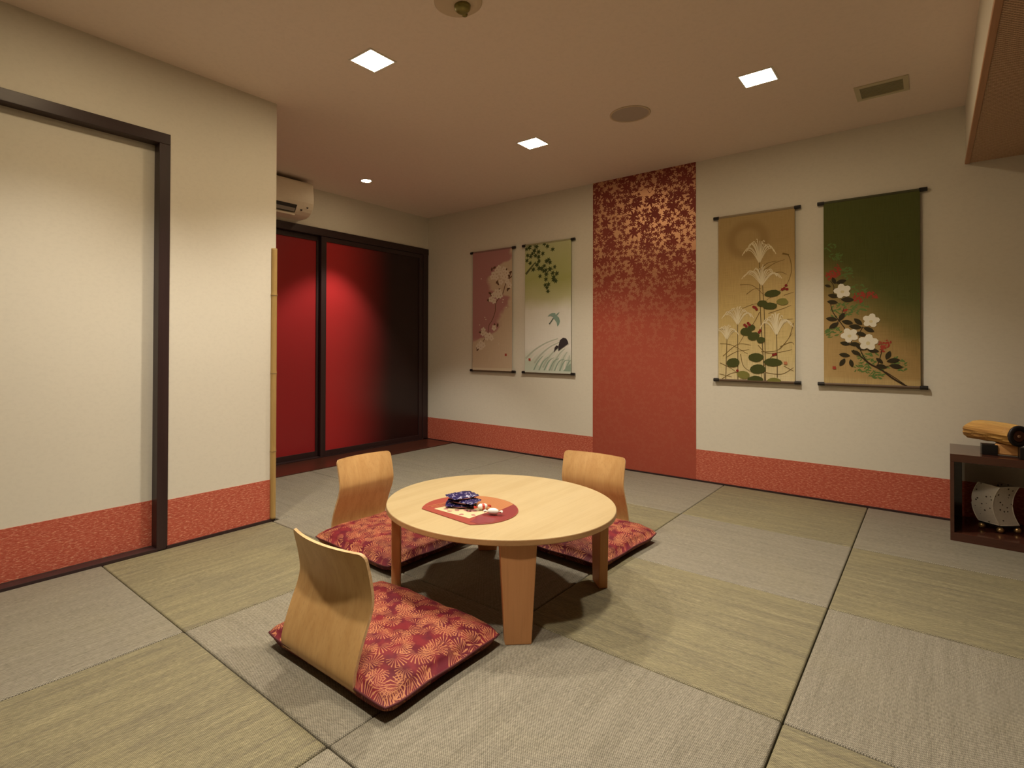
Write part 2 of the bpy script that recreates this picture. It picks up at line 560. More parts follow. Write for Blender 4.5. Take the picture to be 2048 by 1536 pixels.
# ================================================================== THE ROOM
# floor: subfloor with separate tatami mats
floor = struct('floor', MB().box(D - 0.1, XR, YF, B + 0.05, -0.06, -0.030), 'mount_black', 'tatami floor of square borderless mats in grey and olive green', 'floor')
def mat_mesh(wx, wy):
    return MB().box(-wx / 2, wx / 2, -wy / 2, wy / 2, -0.030, 0.0).mesh('tatami_mat', 0.007, 3)
S = 0.8462
xs = [L + 0.010, -1.9985, -1.1523, -0.3061, 0.5401, 1.3863, XR]
ys = [YF, -0.8661, -0.0199, 0.8263, 1.6725, 2.5187, 3.3649, B - 0.012]
GREEN = {(0, 3): 'y', (1, 2): 'y', (1, 5): 'x', (2, 4): 'x', (2, 6): 'x', (3, 5): 'x', (3, 3): 'x', (2, 1): 'y', (0, 1): 'y', (3, 1): 'x', (4, 2): 'x', (4, 4): 'x', (4, 6): 'x'}
GREYROT = {(2, 3), (2, 2), (3, 4), (0, 2), (1, 4)}
cache = {}
def lay_mat(x0, x1, y0, y1, green, orient):
    wx, wy = round(x1 - x0 - 0.003, 4), round(y1 - y0 - 0.003, 4)
    if orient == 'y':
        wx, wy = wy, wx
    key = (wx, wy, green)
    if key not in cache:
        me = mat_mesh(wx, wy)
        me.materials.append(M['tatami_green' if green else 'tatami_grey'])
        cache[key] = me
    o = put('tatami_mat', cache[key], None, floor, ((x0 + x1) / 2, (y0 + y1) / 2, rnd.uniform(-0.0008, 0.0008)), (0, 0, PI / 2 if orient == 'y' else 0))
    return o
for i in range(len(xs) - 1):
    for j in range(len(ys) - 1):
        g = GREEN.get((i, j))
        lay_mat(xs[i], xs[i + 1], ys[j], ys[j + 1], g is not None, g if g else ('y' if (i, j) in GREYROT else 'x'))
for y0, y1 in ((1.715, 2.535), (2.535, 3.40), (3.40, B - 0.012)):
    lay_mat(-3.80, L + 0.010, y0, y1, False, 'x')

ceiling = struct('ceiling', MB().box(D - 0.1, XR + 0.1, YF - 0.1, B + 0.1, H, H + 0.08), 'ceiling_paper', 'plain pale brown papered ceiling with recessed lights', 'ceiling')
struct('wall_back', MB().box(D - 0.1, XR + 0.1, B, B + 0.1, -0.06, H), 'beige_wallpaper', 'beige papered wall behind the hanging scrolls', 'wall')
struct('wall_right', MB().box(XR, XR + 0.1, YF, B, -0.06, H), 'dim_paper', 'brown papered wall under the lowered woven ceiling', 'wall')
struct('wall_front', MB().box(D - 0.1, XR + 0.1, YF - 0.1, YF, -0.06, H), 'dim_paper', 'brown papered wall behind the viewer', 'wall')
# left wall with the opening of the papered sliding door
DY0, DY1, DZ = -0.75, 1.082, 2.022
wl = MB().box(L - 0.14, L, DY1, YC, -0.06, H).box(L - 0.14, L, YF, DY0, -0.06, H).box(L - 0.14, L, DY0, DY1, DZ, H).box(L - 0.14, L - 0.085, DY0, DY1, -0.06, DZ)
struct('wall_left', wl, 'beige_wallpaper', 'beige papered wall around the papered sliding door', 'wall')
struct('wall_alcove', MB().box(D - 0.1, D, YC - 0.1, B, 2.03, H).box(D - 0.1, D, 4.262, B, -0.06, 2.03).box(D - 0.1, L - 0.14, YC - 0.1, YC - 0.02, -0.06, H), 'beige_wallpaper', 'beige papered wall above the red sliding doors', 'wall')

# red-brown flecked paper band round the foot of the walls, dark strip under it
BH = 0.237
def band(name, boxes, strips, label):
    m = MB()
    for b in boxes: m.box(*b)
    o = struct(name, m, 'red_band', label, 'baseboard')
    s_ = MB()
    for b in strips: s_.box(*b)
    part('base_strip', s_, 'dark_frame', o)
    return o
band('baseboard_back', [(D, -2.204, B - 0.0015, B, 0.008, BH), (-1.350, XR, B - 0.0015, B, 0.008, BH)], [(D, XR, B - 0.010, B, -0.03, 0.010)], 'red flecked paper band along the foot of the scroll wall')
band('baseboard_left', [(L, L + 0.0015, DY1, YC - 0.001, 0.008, BH)], [(L, L + 0.010, DY1 + 0.02, YC, -0.03, 0.012)], 'red flecked paper band between dark door post and bamboo corner')
struct('wall_accent', MB().box(-2.204, -1.350, B - 0.0025, B, 0.010, H), 'leaf_panel', 'tall red wallpaper strip with gold maple leaves fading downwards', 'wallpaper')

# papered sliding door in the left wall, dark frame
d1 = thing('door_1', 'papered sliding door in dark wooden frame with red flecked foot', 'door')
d1['kind'] = 'structure'
px = L - 0.052
part('door_panel', MB().box(px - 0.03, px, DY0 + 0.01, DY1 - 0.012, 0.012, DZ - 0.01), 'beige_wallpaper', d1)
part('panel_band', MB().box(px, px + 0.0015, DY0 + 0.01, DY1 - 0.012, 0.014, BH), 'red_band', d1)
part('door_post', MB().box(L - 0.085, L + 0.010, 1.056, 1.107, 0.0, 2.0), 'dark_frame', d1, 0.002)
part('door_post', MB().box(L - 0.085, L + 0.010, DY0 - 0.03, DY0 + 0.02, 0.0, 2.0), 'dark_frame', d1, 0.002)
part('door_header', MB().box(L - 0.085, L + 0.010, DY0 - 0.03, 1.107, 2.0, 2.053), 'dark_frame_y', d1, 0.002)
part('door_sill', MB().box(L - 0.085, L + 0.012, DY0, 1.06, -0.03, 0.012), 'dark_frame_y', d1, 0.001)

# red sliding doors in the alcove
fr = thing('trim_1', 'dark wooden frame around the red sliding doors', 'door frame')
fr['kind'] = 'structure'
part('frame_header', MB().box(D - 0.09, D + 0.012, YC, 4.268, 2.0, 2.066), 'dark_frame_y', fr, 0.002)
part('frame_post', MB().box(D - 0.09, D + 0.012, 4.190, 4.262, 0.0, 2.0), 'dark_frame', fr, 0.002)
part('frame_sill', MB().box(D - 0.09, D + 0.012, YC, 4.262, -0.03, 0.012), 'dark_frame_y', fr, 0.001)
struct('trim_2', MB().box(D + 0.012, -3.80, YC, B - 0.010, -0.05, 0.004), 'floor_board', 'dark red-brown floorboard in front of the red sliding doors', 'floorboard', 0.0015)
def red_leaf(name, y0, y1, x, label, mat, st0=0.055, st1=0.055):
    o = thing(name, label, 'door', (x, y0, 0))
    o['kind'] = 'structure'
    w_ = y1 - y0
    part('stile', MB().box(-0.016, 0.016, 0, st0, 0.012, 1.998), 'dark_frame', o, 0.002)
    part('stile', MB().box(-0.016, 0.016, w_ - st1, w_, 0.012, 1.998), 'dark_frame', o, 0.002)
    part('rail', MB().box(-0.015, 0.015, st0, w_ - st1, 1.955, 1.998), 'dark_frame_y', o, 0.001)
    part('rail', MB().box(-0.015, 0.015, st0, w_ - st1, 0.012, 0.058), 'dark_frame_y', o, 0.001)
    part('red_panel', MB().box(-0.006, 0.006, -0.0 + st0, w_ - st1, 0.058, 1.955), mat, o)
    return o
red_leaf('door_2', 1.745, 2.925, D - 0.050, 'red sliding door leaf partly hidden behind the bamboo-edged wall corner', 'red_panel')
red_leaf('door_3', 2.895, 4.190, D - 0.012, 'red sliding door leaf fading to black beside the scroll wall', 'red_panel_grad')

# lowered ceiling at the side
so = thing('ceiling_soffit', 'lowered ceiling section of brown woven strips with wood edging', 'ceiling')
so['kind'] = 'structure'
part('soffit_face', MB().box(SX, SX + 0.02, YF, B, SZ + 0.012, H), 'beige_wallpaper', so)
part('edge_trim', MB().box(SX - 0.003, SX + 0.019, YF, B, SZ - 0.004, SZ + 0.016), 'soffit_wood', so, 0.002)
part('woven_panel', MB().box(SX + 0.019, XR, YF, B, SZ, SZ + 0.02), 'woven', so)

# bamboo guard on the corner of the left wall
bg = thing('corner_guard', 'yellow bamboo pole fixed up the wall corner', 'bamboo pole', (L, 1.677, 0))
pts, rad = [], []
for k in range(0, 158):
    z = 0.012 + k * (1.565 - 0.012) / 157
    r = 0.0170
    for nz in (0.401, 0.848, 1.297):
        r += 0.0022 * math.exp(-((z - nz) / 0.006) ** 2)
    pts.append((0.004, 0.0, z)); rad.append(r)
part('bamboo_cane', MB().tube(pts, rad, 16), 'bamboo', bg, smooth=True)
for nz in (0.401, 0.848, 1.297):
    part('bamboo_node', MB().lathe([(0.0184, -0.0014), (0.0190, 0.0), (0.0184, 0.0014)], 16, (0.004, 0, nz - 0.004)), 'rod_brown', bg)

# ================================================================== CEILING FITTINGS
def square_light():
    o = thing('square_downlight', '', 'ceiling light', group='square ceiling lights')
    a, b = 0.083, 0.074
    m = MB()
    m.box(-a, a, b, a, -0.004, 0).box(-a, a, -a, -b, -0.004, 0).box(-a, -b, -b, b, -0.004, 0).box(b, a, -b, b, -0.004, 0)
    part('trim_frame', m, 'lamp_trim', o)
    part('diffuser', MB().box(-b, b, -b, b, -0.0025, 0), 'diffuser_glow', o)
    ld = bpy.data.lights.new('downlight_beam', 'SPOT')
    ld.spot_size = CONE; ld.spot_blend = 0.90
    ld.shadow_soft_size = 0.05
    ld.energy = P_SQUARE; ld.color = LAMP_COL
    lo = bpy.data.objects.new('downlight_beam', ld)
    COL.objects.link(lo)
    lo.location = (0, 0, -0.060)
    lo.parent = o
    return o
sl = square_light()
sl.location = (-2.085, 1.735, H)
sl['label'] = 'square ceiling light nearest the bamboo-edged wall, largest in view'
dup(sl, (-2.085, 3.155, H), 0, 'square ceiling light between the small round spot and the round speaker')
dup(sl, (-0.680, 3.140, H), 0, 'square ceiling light beside the ceiling air vent')
for lx, ly, lb in ((-0.680, 1.735, 'square ceiling light above the near side of the table'), (-2.085, 0.62, 'square ceiling light above the papered sliding door'), (-0.680, 0.62, 'square ceiling light above the camera position')):
    dup(sl, (lx, ly, H), 0, lb)

rl = thing('round_downlight', 'small round ceiling spotlight in front of the red doors', 'ceiling light', (-3.636, 2.962, H))
part('trim_ring', MB().lathe([(0.056, 0.0), (0.052, -0.004), (0.042, -0.004), (0.041, 0.0)], 32, caps=False), 'lamp_trim', rl)
part('bulb', MB().lathe([(0.040, -0.0025), (0.040, 0.0)], 32), 'bulb_glow', rl)
ld = bpy.data.lights.new('spot_beam', 'SPOT')
ld.spot_size = math.radians(82); ld.spot_blend = 0.40
ld.shadow_soft_size = 0.03; ld.energy = P_ROUND; ld.color = LAMP_COL
lo = bpy.data.objects.new('spot_beam', ld); COL.objects.link(lo)
lo.location = (0, 0, -0.040); lo.parent = rl

sp = thing('ceiling_speaker', 'round flush ceiling speaker with grey mesh cover', 'speaker', (-1.375, 3.135, H))
part('rim', MB().lathe([(0.118, 0.0), (0.118, -0.004), (0.112, -0.006), (0.106, -0.003), (0.106, 0.0)], 48), 'speaker_rim', sp, smooth=True)
part('mesh_cover', MB().lathe([(0.106, 0.0), (0.106, -0.0025), (0.06, -0.0035), (0.01, -0.0038)], 48), 'speaker_mesh', sp)

vt = thing('air_vent', 'rectangular slatted air vent in the ceiling', 'vent', (-0.199, 3.700, H))
m = MB()
m.box(-0.115, 0.115, 0.078, 0.105, -0.006, 0).box(-0.115, 0.115, -0.105, -0.078, -0.006, 0).box(-0.115, -0.092, -0.078, 0.078, -0.006, 0).box(0.092, 0.115, -0.078, 0.078, -0.006, 0)
part('vent_frame', m, 'vent_paint', vt, 0.001)
part('vent_back', MB().box(-0.092, 0.092, -0.078, 0.078, -0.0010, 0), 'mount_black', vt)
slat = MB().box(-0.092, 0.092, -0.0072, 0.0072, -0.004, -0.002).mesh('slat')
for k in range(8):
    put('slat', slat, 'vent_slat', vt, (0, -0.068 + k * 0.0194, 0), (0.0, 0, 0))

det = thing('smoke_detector', 'round smoke detector cut by the top of the picture', 'smoke detector', (-1.460, 1.660, H))
part('housing', MB().lathe([(0.098, 0.0), (0.098, -0.006), (0.090, -0.012), (0.060, -0.016), (0.02, -0.017)], 48), 'speaker_rim', det, smooth=True)
part('sensor', MB().lathe([(0.034, -0.015), (0.032, -0.030), (0.022, -0.040), (0.008, -0.042)], 24, (0.01, 0.015, 0)), 'brass_green', det, smooth=True)
part('sensor', MB().lathe([(0.012, -0.013), (0.011, -0.022), (0.004, -0.024)], 16, (-0.02, 0.065, 0)), 'brass_green', det, smooth=True)

# ================================================================== AIR CONDITIONER
ac = thing('air_conditioner', 'white wall-mounted air conditioner above the red doors', 'air conditioner', (D, 2.24, 2.09))
def ac_prof(off=0.0):
    p = [(0.0, 0.0), (0.0, 0.285)]
    p += [(0.190, 0.285), (0.205, 0.283), (0.214, 0.276), (0.219, 0.262)]
    for k in range(7):
        a = k / 6
        p.append((0.219 + 0.014 * math.sin(PI * a * 0.6), 0.262 - 0.155 * a))
    p += [(0.226, 0.085), (0.213, 0.058), (0.196, 0.035), (0.165, 0.012), (0.12, 0.0)]
    return p
part('body', MB().extrude_y(ac_prof(), -0.42, 0.42), 'white_plastic', ac, 0.006, 3)
# outlet recess, vane and rim under the front
part('outlet_slot', MB().add([(0.224, -0.40, 0.072), (0.224, 0.265, 0.072), (0.190, 0.265, 0.020), (0.190, -0.40, 0.020), (0.222, -0.40, 0.076), (0.222, 0.265, 0.076), (0.185, 0.265, 0.018), (0.185, -0.40, 0.018)], [(0, 1, 2, 3), (4, 7, 6, 5), (0, 4, 5, 1), (1, 5, 6, 2), (2, 6, 7, 3), (3, 7, 4, 0)]), 'dark_slot', ac)
part('vane', MB().add([(0.2135, -0.39, 0.048), (0.2135, 0.255, 0.048), (0.196, 0.255, 0.023), (0.196, -0.39, 0.023), (0.210, -0.39, 0.050), (0.210, 0.255, 0.050), (0.192, 0.255, 0.025), (0.192, -0.39, 0.025)], [(0, 1, 2, 3), (4, 7, 6, 5), (0, 4, 5, 1), (1, 5, 6, 2), (2, 6, 7, 3), (3, 7, 4, 0)]), 'vane_plastic', ac)
part('flap', MB().box(0.11, 0.192, -0.40, 0.265, -0.006, 0.010), 'white_plastic', ac, 0.003)
for yy, zz in ((0.315, 0.046), (0.365, 0.072)):
    part('sensor_window', MB().lathe([(0.009, -0.004), (0.009, 0.004)], 12), 'dark_slot', ac, loc=(0.218 if zz > 0.06 else 0.206, yy, zz), rot=(0, 1.0, 0))

# ================================================================== HANGING SCROLLS
CW, CH = 0.486, 1.185      # cloth
def homog(corners):
    """pixel in a close-up of the scroll -> (u, v) on its cloth, v downwards"""
    A, b = [], []
    for (x, y), (u, v) in zip(corners, ((0, 0), (1, 0), (1, 1), (0, 1))):
        A.append([x, y, 1, 0, 0, 0, -u * x, -u * y]); b.append(u)
        A.append([0, 0, 0, x, y, 1, -v * x, -v * y]); b.append(v)
    h = np.linalg.solve(np.array(A, float), np.array(b, float))
    def f(p):
        x, y = p
        d = h[6] * x + h[7] * y + 1
        return ((h[0] * x + h[1] * y + h[2]) / d, (h[3] * x + h[4] * y + h[5]) / d)
    return f

class Paint:
    """flat printed shapes on the cloth, in metres, x across, z down from the top"""
    def __init__(s, corners):
        s.h = homog(corners)
        s.layers = {}
        s.order = []
        s.new = False
        s.cnt = 0
        a = s.pt(corners[0]); b = s.pt(corners[1])
        s.k = CW / math.hypot(corners[1][0] - corners[0][0], corners[1][1] - corners[0][1])
    def pt(s, p):
        u, v = s.h(p)
        return ((u - 0.5) * CW, -v * CH)
    def poly(s, layer, pts):
        if layer not in s.layers:
            s.layers[layer] = []; s.order.append(layer)
        if s.new or not s.layers[layer]:
            s.layers[layer].append(MB()); s.new = False
        s.cnt += 1
        off = -0.0004 * (s.order.index(layer) + 1) - 0.0000012 * s.cnt
        pts = [(min(max(x, -CW / 2 + 0.001), CW / 2 - 0.001), min(max(z, -CH + 0.002), -0.002)) for x, z in pts]
        s.layers[layer][-1].add([(x, off, z) for x, z in pts], [tuple(range(len(pts)))])
    def blob(s, layer, c, r, sq=1.0, n=9, jit=0.12, rot=0.0):
        x, z = s.pt(c); r *= s.k
        pts = []
        for i in range(n):
            a = 2 * PI * i / n
            q = r * (1 + rnd.uniform(-jit, jit))
            dx, dz = q * math.cos(a), q * sq * math.sin(a)
            pts.append((x + dx * math.cos(rot) - dz * math.sin(rot), z + dx * math.sin(rot) + dz * math.cos(rot)))
        s.poly(layer, pts)
    def leaf(s, layer, c, ln, ang, wd=0.42):
        x, z = s.pt(c); ln *= s.k
        ang = -math.radians(ang)
        ca, sa = math.cos(ang), math.sin(ang)
        out = []
        N = 7
        for i in range(N + 1):
            t = i / N
            out.append((-ln + 2 * ln * t, wd * ln * math.sin(PI * t) ** 0.8))
        for i in range(N - 1, 0, -1):
            t = i / N
            out.append((-ln + 2 * ln * t, -wd * ln * math.sin(PI * t) ** 0.8))
        s.poly(layer, [(x + a * ca - b * sa, z + a * sa + b * ca) for a, b in out])
    def flower(s, layer, c, r, petals=5, rot=None, heart=None):
        rot = rnd.uniform(0, 6.28) if rot is None else rot
        x0, z0 = s.pt(c); r *= s.k
        for k in range(petals):
            a = rot + 2 * PI * k / petals
            cx, cz = x0 + 0.55 * r * math.cos(a), z0 + 0.55 * r * math.sin(a)
            pts = []
            for i in range(8):
                b = 2 * PI * i / 8
                dx, dz = 0.50 * r * math.cos(b), 0.42 * r * math.sin(b)
                pts.append((cx + dx * math.cos(a) - dz * math.sin(a), cz + dx * math.sin(a) + dz * math.cos(a)))
            s.poly(layer, pts)
        if heart:
            s.blob(heart, c, 0.20 * r / s.k, n=7)
    def star(s, layer, c, r, n=7, rot=None):
        rot = rnd.uniform(0, 6.28) if rot is None else rot
        x, z = s.pt(c); r *= s.k
        pts = []
        for i in range(2 * n):
            a = rot + PI * i / n
            q = r * (1.0 if i % 2 == 0 else 0.42) * rnd.uniform(0.85, 1.1)
            pts.append((x + q * math.cos(a), z + q * math.sin(a)))
        s.poly(layer, pts)
    def stroke(s, layer, pts, w0, w1=None, n=14):
        """tapered brush stroke through the given pixels"""
        w1 = w0 if w1 is None else w1
        P = [Vector(s.pt(p)) for p in pts]
        def cr(t):
            m = len(P) - 1
            q = min(int(t * m), m - 1); u = t * m - q
            p0, p1, p2, p3 = P[max(q - 1, 0)], P[q], P[q + 1], P[min(q + 2, m)]
            return 0.5 * ((2 * p1) + (p2 - p0) * u + (2 * p0 - 5 * p1 + 4 * p2 - p3) * u * u + (3 * p1 - p0 - 3 * p2 + p3) * u ** 3)
        n = max(n, 4 * (len(P) - 1))
        C = [cr(i / n) for i in range(n + 1)]
        for i in range(n):
            a, b = C[i], C[i + 1]
            d = (b - a)
            if d.length < 1e-7:
                continue
            nn = Vector((-d.y, d.x)).normalized()
            wa = (w0 + (w1 - w0) * i / n) * s.k * 0.5
            wb = (w0 + (w1 - w0) * (i + 1) / n) * s.k * 0.5
            s.poly(layer, [a - nn * wa, b - nn * wb, b + nn * wb, a + nn * wa])
    def pix(s, layer, pts):
        s.poly(layer, [s.pt(p) for p in pts])

def ink(name, col, rough=0.8):
    if name not in M:
        t = NT(name)
        th = t.noise(t.mapping(t.coord(), (220, 1, 420)), 1.0, 1)
        M[name] = t.out(t.mix(t.math('MULTIPLY', t.step(th, 0.4, 0.7), 0.35), col, tuple(c * 0.72 for c in col)), rough, 0, 0.15)
    return name

def cloth_base(t):
    co = t.coord()
    s = t.sep(co)
    u = t.math('ADD', t.math('DIVIDE', s[0], CW), 0.5)
    v = t.math('DIVIDE', s[2], -CH)
    wv = t.noise(t.mapping(co, (420, 1, 9)), 1.0, 2)
    wh = t.noise(t.mapping(co, (9, 1, 420)), 1.0, 2)
    th = t.math('ADD', t.math('MULTIPLY', wv, 0.6), t.math('MULTIPLY', wh, 0.4))
    t.bump(th, 0.25, 0.001)
    return co, u, v, th

def cloth_cherry():
    t = NT('cherry_scroll_cloth')
    co, u, v, th = cloth_base(t)
    ub = t.ramp(v, [(0.0, 1.0), (0.09, 1.0), (0.14, 0.70), (0.24, 0.42), (0.33, 0.50), (0.40, 0.98), (0.47, 0.92), (0.54, 0.74), (0.64, 0.70), (0.70, 0.5), (0.75, 0.10), (0.78, 0.0)])
    nz = t.noise(co, 9, 2)
    f = t.math('SUBTRACT', t.math('ADD', ub, t.math('MULTIPLY', t.math('SUBTRACT', nz, 0.5), 0.35)), u)
    mk = t.math('MULTIPLY', t.step(f, -0.05, 0.10), t.step(v, 0.80, 0.72))
    c = t.mix(mk, (0.60, 0.48, 0.36), (0.43, 0.205, 0.215))
    c = t.mix(t.math('MULTIPLY', t.step(th, 0.40, 0.65), 0.20), c, (0.34, 0.26, 0.18))
    M['cloth_cherry'] = t.out(c, 0.85, 0, 0.1)
cloth_cherry()
def cloth_stream():
    t = NT('stream_scroll_cloth')
    co, u, v, th = cloth_base(t)
    vv = t.math('ADD', v, t.math('MULTIPLY', t.math('SUBTRACT', t.noise(co, 5, 2), 0.5), 0.10))
    c = t.ramp(vv, [(0.0, (0.50, 0.52, 0.29)), (0.28, (0.42, 0.45, 0.18)), (0.42, (0.54, 0.55, 0.33)), (0.52, (0.76, 0.75, 0.70)), (0.80, (0.78, 0.77, 0.74)), (0.92, (0.56, 0.63, 0.55)), (1.0, (0.58, 0.67, 0.60))])
    c = t.mix(t.math('MULTIPLY', t.step(th, 0.40, 0.65), 0.10), c, (0.38, 0.35, 0.26))
    M['cloth_stream'] = t.out(c, 0.85, 0, 0.1)
cloth_stream()
def cloth_grass():
    t = NT('grass_scroll_cloth')
    co, u, v, th = cloth_base(t)
    vv = t.math('ADD', v, t.math('MULTIPLY', t.math('SUBTRACT', t.noise(co, 4, 2), 0.5), 0.12))
    c = t.ramp(vv, [(0.0, (0.40, 0.29, 0.14)), (0.18, (0.40, 0.28, 0.13)), (0.36, (0.52, 0.38, 0.17)), (0.60, (0.60, 0.46, 0.20)), (0.85, (0.66, 0.54, 0.27)), (1.0, (0.72, 0.62, 0.38))])
    # a faint moon ring
    d = t.math('SQRT', t.math('ADD', t.math('POWER', t.math('MULTIPLY', t.math('SUBTRACT', u, 0.40), CW), 2.0), t.math('POWER', t.math('MULTIPLY', t.math('SUBTRACT', v, 0.155), CH), 2.0)))
    ring = t.math('MULTIPLY', t.step(d, 0.055, 0.10), t.step(d, 0.165, 0.11))
    c = t.mix(t.math('MULTIPLY', ring, 0.55), c, (0.25, 0.155, 0.065))
    c = t.mix(t.math('MULTIPLY', t.step(th, 0.42, 0.62), 0.38), c, (0.30, 0.21, 0.08))
    M['cloth_grass'] = t.out(c, 0.85, 0, 0.1)
cloth_grass()
def cloth_camellia():
    t = NT('camellia_scroll_cloth')
    co, u, v, th = cloth_base(t)
    f = t.math('ADD', t.math('SUBTRACT', v, t.math('MULTIPLY', u, 0.32)), t.math('MULTIPLY', t.math('SUBTRACT', t.noise(co, 4, 3), 0.5), 0.18))
    c = t.ramp(f, [(0.0, (0.095, 0.108, 0.034)), (0.28, (0.105, 0.112, 0.034)), (0.42, (0.19, 0.155, 0.052)), (0.56, (0.37, 0.25, 0.10)), (0.85, (0.46, 0.315, 0.135)), (1.0, (0.54, 0.39, 0.18))])
    c = t.mix(t.math('MULTIPLY', t.step(v, 0.955, 0.975), 0.6), c, (0.55, 0.42, 0.20))
    c = t.mix(t.math('MULTIPLY', t.step(th, 0.42, 0.62), 0.34), c, t.mix(0.55, c, (0.03, 0.03, 0.008)))
    M['cloth_camellia'] = t.out(c, 0.85, 0, 0.1)
cloth_camellia()

def scroll(x, label, cloth, rodmat):
    ztop = 1.952
    o = thing('hanging_scroll', label, 'hanging scroll', (x, B - 0.024, ztop), group='hanging scrolls on the papered wall')
    nx, nz = 8, 40
    vs, fs = [], []
    ph = rnd.uniform(0, 6)
    for j in range(nz + 1):
        for i in range(nx + 1):
            xx = (i / nx - 0.5) * CW
            zz = -j / nz * CH
            vs.append((xx, 0.0, zz))
    for j in range(nz):
        for i in range(nx):
            a = j * (nx + 1) + i
            fs.append((a, a + 1, a + nx + 2, a + nx + 1))
    mb = MB().add(vs, fs)
    mb.add([(p[0], 0.0016, p[2]) for p in vs], [tuple(reversed(f)) for f in fs])
    c = put('cloth', mb.mesh('cloth'), cloth, o)
    part('top_rod', MB().tube([(-0.240, 0.006, 0.0), (0.240, 0.006, 0.0)], 0.0095, 14), rodmat, o, smooth=False)
    part('bottom_rod', MB().tube([(-0.245, 0.006, -CH), (0.245, 0.006, -CH)], 0.0105, 14), 'rod_brown', o)
    cap = MB().tube([(-0.0195, 0, 0), (-0.018, 0, 0), (0.018, 0, 0), (0.0195, 0, 0)], [0.011, 0.0125, 0.0125, 0.011], 14).mesh('end_cap')
    for sx in (-1, 1):
        for zz in (0.0, -CH):
            put('end_cap', cap, 'black_wood', o, (sx * 0.2585, 0.006, zz))
    return o, c
def apply_paint(P, cloth, inks):
    for ly in P.order:
        for mb in P.layers[ly]:
            o = put(ly, mb.mesh(ly), inks[ly], cloth)
            if len(P.layers[ly]) == 1 and len(mb.f) > 1:
                o['kind'] = 'stuff' 

# --- cherry blossom scroll
o, c = scroll(-3.280, 'scroll painted with white cherry blossom on a pink cloud', 'cloth_cherry', 'rod_rose')
P = Paint([(135, 235), (527, 195), (514, 1368), (135, 1352)])
P.stroke('branch_print', [(520, 425), (490, 490), (455, 560), (430, 640), (385, 690), (360, 740), (355, 810), (325, 890), (295, 935), (285, 1000), (230, 1100)], 8, 5, 40)
P.stroke('branch_print', [(525, 470), (490, 500), (475, 510)], 9, 5)
for q in [(325, 400), (350, 385), (465, 410), (385, 540), (490, 590), (305, 630), (318, 645), (395, 600), (290, 700), (350, 935), (210, 1000), (180, 1140), (185, 1160), (380, 935), (510, 435), (495, 470), (375, 525), (480, 600)]:
    P.leaf('leaf_print', q, 17, rnd.uniform(0, 180), 0.5)
for q in [(340, 450), (375, 415), (410, 440), (445, 405), (370, 480), (430, 470), (470, 440), (415, 525), (475, 520), (500, 560), (395, 390), (460, 480), (330, 475), (370, 620), (340, 650), (400, 620), (315, 690), (345, 705), (410, 655), (380, 660), (345, 960), (240, 980), (265, 1020), (300, 1030), (275, 1050), (320, 1055), (235, 1010), (215, 1100), (240, 1120), (215, 1140), (190, 1130)]:
    P.flower('blossom_print', q, 24, heart='blossom_heart_print')
for q in [(220, 490), (255, 860), (265, 880), (430, 720), (435, 695), (465, 770), (390, 1110), (205, 930)]:
    P.blob('blossom_print', q, 6, 0.7)
P.blob('seal_print', (458, 1212), 13, 1.0, 4, 0.05, PI / 4)
P.pix('hem_print', [(136, 1326), (513, 1338), (513, 1368), (135, 1352)])
apply_paint(P, c, {'branch_print': ink('ink_branch', (0.16, 0.085, 0.06)), 'leaf_print': ink('ink_brown_leaf', (0.13, 0.07, 0.045)), 'blossom_print': ink('ink_blossom', (0.72, 0.63, 0.53)), 'blossom_heart_print': ink('ink_blossom_heart', (0.52, 0.36, 0.27)), 'seal_print': ink('ink_seal', (0.36, 0.06, 0.04)), 'hem_print': ink('ink_hem', (0.66, 0.57, 0.44))})

# --- stream scroll
o, c = scroll(-2.645, 'scroll painted with green maple leaves, a bird and a stream', 'cloth_stream', 'rod_olive')
P = Paint([(640, 165), (1083, 100), (1078, 1390), (645, 1362)])
for k in range(11):
    sx, sy = 955 + k * 11, 1055 + k * 16
    ex, ey = 652 + k * 40, min(1235 + k * 22, 1355)
    P.stroke('water_print' if k % 2 == 0 else 'foam_print', [(sx, sy), ((sx * 0.62 + ex * 0.38), sy + (ey - sy) * 0.22), ((sx * 0.25 + ex * 0.75), sy + (ey - sy) * 0.60), (ex, ey)], 7, 17, 18)
for k in range(7):
    ex = 720 + k * 50
    P.stroke('deep_water_print', [(ex + 95, 1215 + k * 9), (ex + 45, 1270), (ex, 1362)], 4, 13, 14)
P.pix('deep_water_print', [(1078, 1290), (1079, 1385), (990, 1378), (1030, 1330)])
P.stroke('branch_print', [(650, 440), (680, 400), (720, 350), (745, 320)], 22, 7)
for q in [(690, 160), (730, 150), (825, 145), (855, 170), (905, 200), (730, 215), (770, 225), (810, 240), (665, 260), (695, 270), (770, 275), (740, 260), (865, 300), (880, 325), (845, 315), (775, 315), (660, 310), (690, 335), (755, 350), (720, 395), (825, 360), (775, 385), (800, 385), (840, 400), (880, 390), (925, 370), (845, 440), (785, 460), (905, 430), (945, 435), (915, 470), (915, 495), (840, 490), (835, 545), (865, 540), (850, 570), (860, 605), (652, 200), (680, 185), (820, 410), (750, 175), (710, 245), (935, 505)]:
    P.star('maple_print', q, rnd.uniform(23, 30), 6)
P.pix('bird_print', [(972, 804), (960, 824), (945, 840), (925, 872), (905, 868), (912, 850), (936, 830), (955, 812)])
P.pix('bird_print', [(936, 832), (915, 852), (886, 838), (858, 846), (872, 828), (900, 812), (930, 812)])
P.pix('bird_print', [(945, 838), (966, 856), (976, 892), (966, 922), (950, 942), (944, 905), (922, 872)])
P.pix('bird_tail_print', [(915, 866), (905, 880), (878, 920), (869, 914), (895, 880), (905, 862)])
